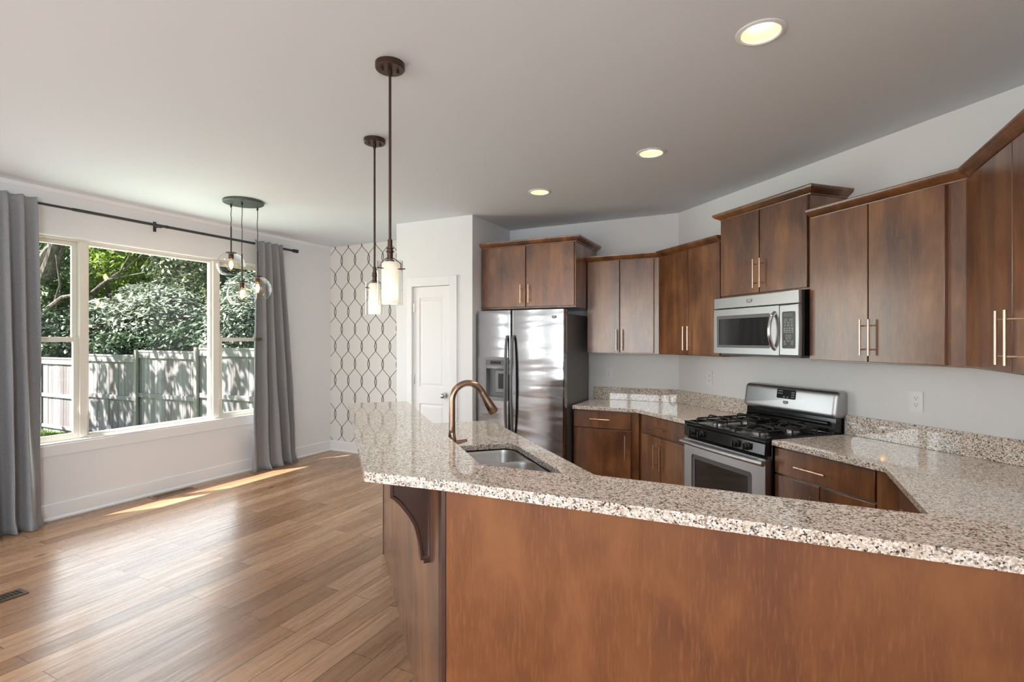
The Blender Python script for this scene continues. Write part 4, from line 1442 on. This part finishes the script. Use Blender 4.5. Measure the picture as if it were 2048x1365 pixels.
BARK = mat('grey brown bark', (0.13, 0.10, 0.085), 0.85)
t = NT(BARK); t.base(t.ramp(t.noise(t.coords((8, 8, 1.5)), 2, 4), [(0.35, (0.05, 0.04, 0.035)), (0.65, (0.22, 0.18, 0.155))])); t.bump(t.noise(t.coords((14, 14, 3)), 2, 3), .6, .03)
L_PALE = leaf_mat('pale glossy leaves', (0.02, 0.042, 0.016), (0.40, 0.45, 0.345), 0.33, .12, 1.0)  # pale leaves, light end of the colour raised to imitate glossy highlights
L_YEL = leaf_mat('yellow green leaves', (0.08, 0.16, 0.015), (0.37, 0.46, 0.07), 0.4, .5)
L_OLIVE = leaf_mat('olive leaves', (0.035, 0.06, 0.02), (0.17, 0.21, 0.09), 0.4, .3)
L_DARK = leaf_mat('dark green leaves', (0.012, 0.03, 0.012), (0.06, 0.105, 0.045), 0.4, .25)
L_MID = leaf_mat('mid green leaves', (0.025, 0.055, 0.016), (0.12, 0.19, 0.06), 0.4, .35)


def foliage(seed, blobs, count, size, flat=0.6):
    """leaf blades scattered through a set of ellipsoids (centre, radii)"""
    r = np.random.default_rng(seed)
    vol = np.array([b[1][0] * b[1][1] * b[1][2] for b in blobs]) ** .67
    pick = r.choice(len(blobs), count, p=vol / vol.sum())
    c = np.array([b[0] for b in blobs])[pick]
    rad = np.array([b[1] for b in blobs])[pick]
    d = r.normal(size=(count, 3)); d /= np.linalg.norm(d, axis=1)[:, None]
    q = r.uniform(.45, 1.0, count) ** .5
    pos = c + d * rad * q[:, None] + r.normal(size=(count, 3)) * .06
    nrm = d * .6 + np.array([0, 0, flat]) + r.normal(size=(count, 3)) * .55
    nrm /= np.linalg.norm(nrm, axis=1)[:, None]
    a = np.cross(nrm, r.normal(size=(count, 3))); a /= np.linalg.norm(a, axis=1)[:, None]
    b = np.cross(nrm, a)
    s = (size * r.uniform(.6, 1.25, count))[:, None]
    v = np.empty((count, 6, 3))
    v[:, 0] = pos - a * s; v[:, 1] = pos - a * s * .2 + b * s * .42 - nrm * s * .10; v[:, 2] = pos + a * s * .45 + b * s * .30 - nrm * s * .08
    v[:, 3] = pos + a * s; v[:, 4] = pos + a * s * .45 - b * s * .30 - nrm * s * .08; v[:, 5] = pos - a * s * .2 - b * s * .42 - nrm * s * .10
    return v.reshape(-1, 3), count


def leaf_mesh(name, mt, parent, args):
    v, n = foliage(*args)
    me = bpy.data.meshes.new(name)
    me.vertices.add(len(v)); me.vertices.foreach_set('co', v.astype(np.float32).ravel())
    i = np.arange(n)[:, None] * 6
    faces = np.concatenate([i + np.array([[0, 3, 2, 1]]), i + np.array([[0, 5, 4, 3]])], axis=1).reshape(-1, 4)
    me.loops.add(faces.size); me.loops.foreach_set('vertex_index', faces.astype(np.int32).ravel())
    me.polygons.add(len(faces)); me.polygons.foreach_set('loop_start', (np.arange(len(faces)) * 4).astype(np.int32))
    me.update(calc_edges=True)
    me.validate()
    me.materials.append(mt)
    o = bpy.data.objects.new(name, me); COL.objects.link(o); o.parent = parent
    return o


def at(px, depth):
    q = Vector((-math.sin(YAW), math.cos(YAW))) * depth + Vector((math.cos(YAW), math.sin(YAW))) * ((px - 1024) / 1036 * depth)
    return q.x, q.y
zpx = lambda py, depth: 1.49 - (py - 680) * depth / 1036
GZ = -0.85


def tree(name, label, cat, px, depth, blobs, mt, count, size, seed, trunk=None, group='trees beyond the fence', flat=.6, branches=()):
    """blobs in picture terms: (px, py, ddepth, rx, ry, rz); stored relative to the foot of the trunk"""
    X, Y = at(px, depth)
    T = thing(name, label, cat, (X, Y, GZ), 0, group)
    bl = []
    for bx, by, dd, rx, ry, rz in blobs:
        x, y = at(bx, depth + dd)
        bl.append(((x - X, y - Y, zpx(by, depth + dd) - GZ), (rx, ry, rz)))
    leaf_mesh('crown', mt, T, (seed, bl, count, size, flat))
    r = random.Random(seed)
    m = MB()
    top = max(b[0][2] for b in bl)
    if trunk is None:
        trunk = [((0, 0, 0), .14), ((.05, .05, top * .4), .11), ((-.05, .0, top * .8), .06)]
    m.tube([p for p, _ in trunk], [q for _, q in trunk], 10)
    m.build('trunk', BARK, T)
    if not branches:
        branches = []
        for b in bl[:6]:
            f = r.uniform(.35, .7)
            p0 = Vector(trunk[0][0]).lerp(Vector(trunk[-1][0]), f)
            branches.append([(p0, .05), (p0.lerp(Vector(b[0]), .5) + Vector((0, 0, .15)), .03), (Vector(b[0]), .012)])
    for br in branches:
        m = MB(); m.tube([p for p, _ in br], [q for _, q in br], 8); m.build('branch', BARK, T)
    return T


def P3(px, py, depth, px0, depth0):
    x, y = at(px, depth); X, Y = at(px0, depth0)
    return Vector((x - X, y - Y, zpx(py, depth) - GZ))


# lawn
m_ = MB()
nx, ny = 40, 40
gx0, gx1, gy0, gy1 = -34.0, -5.5, -14.0, 30.0
r_ = random.Random(2)
vs, fs = [], []
for j in range(ny + 1):
    for i in range(nx + 1):
        x = gx0 + (gx1 - gx0) * i / nx; y = gy0 + (gy1 - gy0) * j / ny
        zz = -0.72 - 0.055 * max(min(-11.5 - x, 6), -6) * 1.0 + r_.uniform(-.015, .015)
        vs.append((x, y, zz))
for j in range(ny):
    for i in range(nx):
        a = j * (nx + 1) + i
        fs.append((a, a + 1, a + nx + 2, a + nx + 1))
GRASS = mat('lawn soil', (0.10, 0.17, 0.05), 0.9)
t = NT(GRASS); t.base(t.ramp(t.noise(t.coords((1, 1, 1)), 6, 5, .7), [(0.3, (0.05, 0.10, 0.025)), (0.7, (0.20, 0.30, 0.08))])); t.bump(t.noise(t.coords((1, 1, 1)), 30, 4), 1, .05)
m_.add(vs, fs); lawn = m_.build('lawn', GRASS, recalc=False)
lawn['kind'] = 'structure'
# grass blades where the lawn shows through the window
rg = np.random.default_rng(4)
NG = 16000
bx = rg.uniform(-19, -9.5, NG); by = rg.uniform(4.6, 7.09, NG)
bz = -0.72 - 0.055 * np.clip(-11.5 - bx, -6, 6)
an = rg.uniform(0, 2 * np.pi, NG); hh = rg.uniform(.04, .10, NG); ww = .008
v = np.empty((NG, 3, 3))
v[:, 0] = np.stack([bx - np.cos(an) * ww, by - np.sin(an) * ww, bz - .01], 1)
v[:, 1] = np.stack([bx + np.cos(an) * ww, by + np.sin(an) * ww, bz - .01], 1)
v[:, 2] = np.stack([bx + rg.normal(size=NG) * .03, by + rg.normal(size=NG) * .03, bz + hh], 1)
me = bpy.data.meshes.new('grass')
me.from_pydata(v.reshape(-1, 3).tolist(), [], (np.arange(NG * 3).reshape(-1, 3)).tolist())
L_GRASS = leaf_mat('grass blades', (0.06, 0.12, 0.02), (0.22, 0.31, 0.09), 0.5, .35)
me.materials.append(L_GRASS)
go = bpy.data.objects.new('grass', me); COL.objects.link(go)
tag(go, 'short sunlit green grass in front of the wooden fence', 'grass', kind='stuff')

# fence along the back of the garden
def fence_wood():
    m = mat('weathered fence boards', (0.45, 0.42, 0.42), 0.85, spec=0.2)
    t = NT(m)
    isl = t.n('NewGeometry').outputs['Random Per Island']
    cb = t.n('CombineXYZ'); t.l(t.math('MULTIPLY', isl, 31.0), cb.inputs[0]); t.l(t.math('MULTIPLY', isl, 17.0), cb.inputs[2])
    tc = t.n('TexCoord'); ad = t.n('VectorMath', operation='ADD'); t.l(tc.outputs['Object'], ad.inputs[0]); t.l(cb.outputs[0], ad.inputs[1])
    def mp(s):
        q = t.n('Mapping'); q.inputs['Scale'].default_value = s; t.l(ad.outputs[0], q.inputs[0]); return q.outputs[0]
    a = t.noise(mp((30, 30, 1.6)), 1, 4, .6); b = t.noise(mp((5, 5, .9)), 1, 3)
    col = t.ramp(t.math('ADD', t.math('MULTIPLY', a, .5), t.math('MULTIPLY', isl, .5)), [(.2, (0.13, 0.112, 0.115)), (.5, (0.235, 0.215, 0.228)), (.85, (0.33, 0.305, 0.325))])
    col = t.mix(t.ramp(b, [(.56, (0, 0, 0)), (.72, (.7,) * 3)]), col, (0.17, 0.10, 0.075))
    t.base(col); t.bump(a, .4, .01)
    return m
FEN = fence_wood()
POSTW = mat('weathered fence post', (0.5, 0.45, 0.42), 0.85)
t = NT(POSTW); t.base(t.ramp(t.noise(t.coords((30, 30, 1.6)), 1, 4), [(0.3, (0.20, 0.17, 0.155)), (0.7, (0.34, 0.31, 0.29))]))
FY_ = 7.20
secs = [(-18.45, -16.08, 0.98, -1.05), (-16.08, -13.68, 1.10, -0.96), (-13.68, -11.37, 1.215, -0.86), (-11.37, -8.97, 1.295, -0.74), (-8.97, -6.6, 1.35, -0.62)]
flabels = ['weathered grey wood fence section, lowest, at the left seen through the left sash', 'weathered grey wood fence section left of the first stepped-up post',
           'weathered grey wood fence section in the middle between the two visible posts', 'weathered grey wood fence section seen through the right sash, right of the second post',
           'weathered grey wood fence section hidden behind the right curtain']
rf = random.Random(8)
for (x0, x1, zt_, zb_), lb in zip(secs, flabels):
    T = thing('fence_panel', lb, 'fence', (x0, FY_, zb_), 0, 'fence sections behind the lawn')
    h = zt_ - zb_; w = x1 - x0
    m = MB(); n = 17
    for i in range(n):
        a, b = w * i / n + .004, w * (i + 1) / n - .004
        o = rf.uniform(-.008, .004)
        m.box(a, b, .022 + o, .040 + o, rf.uniform(-.05, .02), h - .03)
    m.build('boards', FEN, T, smooth=False)
    for z0, z1 in ((h - .16, h - .02), (h * .47, h * .47 + .10), (.10, .19)):
        m = MB(); m.box(.0, w, -.018, .020, z0, z1); m.build('rail', FEN, T, smooth=False)
    m = MB(); m.box(0, w, -.03, .055, h - .02, h + .02); m.build('cap_board', FEN, T, smooth=False)
    m = MB(); m.box(0.002, .095, -.075, -.019, -.1, h + .03); m.build('post', POSTW, T, smooth=False)

# trees and shrubs beyond the fence
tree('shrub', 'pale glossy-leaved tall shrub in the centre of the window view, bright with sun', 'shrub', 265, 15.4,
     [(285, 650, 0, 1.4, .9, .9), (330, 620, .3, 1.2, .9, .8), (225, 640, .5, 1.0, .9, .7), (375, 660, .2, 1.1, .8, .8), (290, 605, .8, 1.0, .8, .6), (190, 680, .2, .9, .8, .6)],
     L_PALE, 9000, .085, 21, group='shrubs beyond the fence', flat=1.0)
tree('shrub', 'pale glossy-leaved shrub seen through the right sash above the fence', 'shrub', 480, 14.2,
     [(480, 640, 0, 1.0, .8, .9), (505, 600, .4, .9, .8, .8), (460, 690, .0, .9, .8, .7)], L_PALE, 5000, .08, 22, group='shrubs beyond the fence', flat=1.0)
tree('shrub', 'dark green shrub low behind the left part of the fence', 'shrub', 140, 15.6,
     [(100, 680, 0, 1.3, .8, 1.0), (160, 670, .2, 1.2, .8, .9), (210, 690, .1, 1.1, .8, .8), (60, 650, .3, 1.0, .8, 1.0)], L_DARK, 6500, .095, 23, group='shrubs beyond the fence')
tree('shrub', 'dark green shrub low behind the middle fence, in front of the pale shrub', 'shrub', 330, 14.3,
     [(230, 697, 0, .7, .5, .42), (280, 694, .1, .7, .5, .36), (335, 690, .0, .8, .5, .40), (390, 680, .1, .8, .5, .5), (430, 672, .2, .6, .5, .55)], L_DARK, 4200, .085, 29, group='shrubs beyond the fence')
tree('tree', 'yellow-green leafy tree with dark bare branches, upper left of the window view', 'tree', 215, 17.5,
     [(220, 520, 0, 1.4, 1.0, .9), (280, 500, .4, 1.3, 1.0, .8), (190, 570, .3, 1.0, .9, .8), (250, 450, .3, 1.8, 1.0, .9), (330, 470, .4, 1.2, 1.0, .8)],
     L_YEL, 8500, .095, 24,
     branches=[[(P3(150, 640, 17.3, 215, 17.5), .07), (P3(200, 570, 17, 215, 17.5), .05), (P3(255, 535, 16.6, 215, 17.5), .035), (P3(295, 500, 16.4, 215, 17.5), .015)],
               [(P3(165, 600, 17.0, 215, 17.5), .05), (P3(215, 560, 16.6, 215, 17.5), .035), (P3(290, 545, 16.3, 215, 17.5), .012)],
               [(P3(240, 545, 16.6, 215, 17.5), .03), (P3(268, 495, 16.4, 215, 17.5), .012)]])
tree('tree', 'olive-green leafy tree at the upper right of the wide pane', 'tree', 365, 17.2,
     [(370, 540, 0, 1.3, 1.0, 1.0), (395, 600, -.3, 1.1, .9, .9), (340, 490, .4, 1.2, 1.0, .8), (410, 500, .5, 1.2, 1.0, .9), (360, 430, .3, 1.7, 1, .8)],
     L_OLIVE, 9000, .085, 25)
tree('tree', 'dark evergreen tree behind the globe lamps at the right of the window', 'tree', 460, 18.5,
     [(455, 520, 0, 1.5, 1.0, 1.2), (490, 570, .2, 1.4, 1.0, 1.2), (430, 450, .2, 1.6, 1, 1.1), (520, 480, 0, 1.5, 1, 1.3)], L_DARK, 8000, .095, 26)
tree('tree', 'tree with a leaning pale trunk and dark limbs at the left of the window', 'tree', 50, 16.5,
     [(100, 600, 0, 1.2, .9, .9), (60, 560, .5, 1.1, .9, .9), (120, 520, .6, .9, .8, .7), (90, 480, .8, 1.1, .8, .6), (130, 640, .2, .9, .8, .7)],
     L_MID, 5200, .095, 27, trunk=[(P3(20, 800, 16.5, 50, 16.5), .26), (P3(60, 600, 16.3, 50, 16.5), .24), (P3(95, 545, 16.0, 50, 16.5), .20), (P3(125, 470, 15.8, 50, 16.5), .15), (P3(150, 380, 15.6, 50, 16.5), .10)],
     branches=[[(P3(72, 640, 15.6, 50, 16.5), .12), (P3(95, 620, 15.4, 50, 16.5), .09), (P3(125, 595, 15.2, 50, 16.5), .06), (P3(160, 588, 15.0, 50, 16.5), .03)],
               [(P3(85, 560, 15.8, 50, 16.5), .17), (P3(100, 520, 15.6, 50, 16.5), .13), (P3(112, 470, 15.5, 50, 16.5), .09)],
               [(P3(105, 620, 15.4, 50, 16.5), .05), (P3(120, 570, 15.3, 50, 16.5), .03), (P3(112, 510, 15.2, 50, 16.5), .02)],
               [(P3(60, 560, 16.0, 50, 16.5), .18), (P3(100, 500, 15.9, 50, 16.5), .15), (P3(130, 478, 15.8, 50, 16.5), .1)]])
# a deeper row closes the view
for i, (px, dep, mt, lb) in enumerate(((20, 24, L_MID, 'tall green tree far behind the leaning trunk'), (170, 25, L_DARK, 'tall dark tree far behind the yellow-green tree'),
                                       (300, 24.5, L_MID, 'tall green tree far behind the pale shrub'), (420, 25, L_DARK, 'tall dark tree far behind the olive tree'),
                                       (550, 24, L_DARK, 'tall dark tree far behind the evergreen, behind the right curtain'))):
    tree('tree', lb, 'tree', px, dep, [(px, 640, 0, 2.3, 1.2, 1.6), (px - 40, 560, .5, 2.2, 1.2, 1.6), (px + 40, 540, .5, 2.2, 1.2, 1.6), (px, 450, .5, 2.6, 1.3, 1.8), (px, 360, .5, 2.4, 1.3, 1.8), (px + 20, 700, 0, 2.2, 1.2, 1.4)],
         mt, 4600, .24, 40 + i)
# garden tree out of view whose leaves dapple the fence
X, Y = -17.2, 3.2
T = thing('tree', 'loose-leaved garden tree on the lawn left of the window view', 'tree', (X, Y, GZ), 0, 'garden trees')
leaf_mesh('crown', L_MID, T, (61, [((.0, .4, 4.6), (1.6, .8, 1.0)), ((1.9, .9, 5.2), (1.3, .7, .9)), ((-1.6, 0, 4.2), (1.2, .8, .9)), ((.8, .5, 6.0), (1.4, .8, .9)), ((3.6, 1.1, 5.5), (1.3, .7, .8)), ((5.6, 1.0, 5.4), (1.2, .7, .7))], 1500, .17, .6))
m_ = MB(); m_.tube([(0, 0, 0), (.1, .1, 2.2), (.3, .3, 4.2), (.6, .4, 6.2)], [.18, .15, .1, .03], 12); m_.build('trunk', BARK, T)
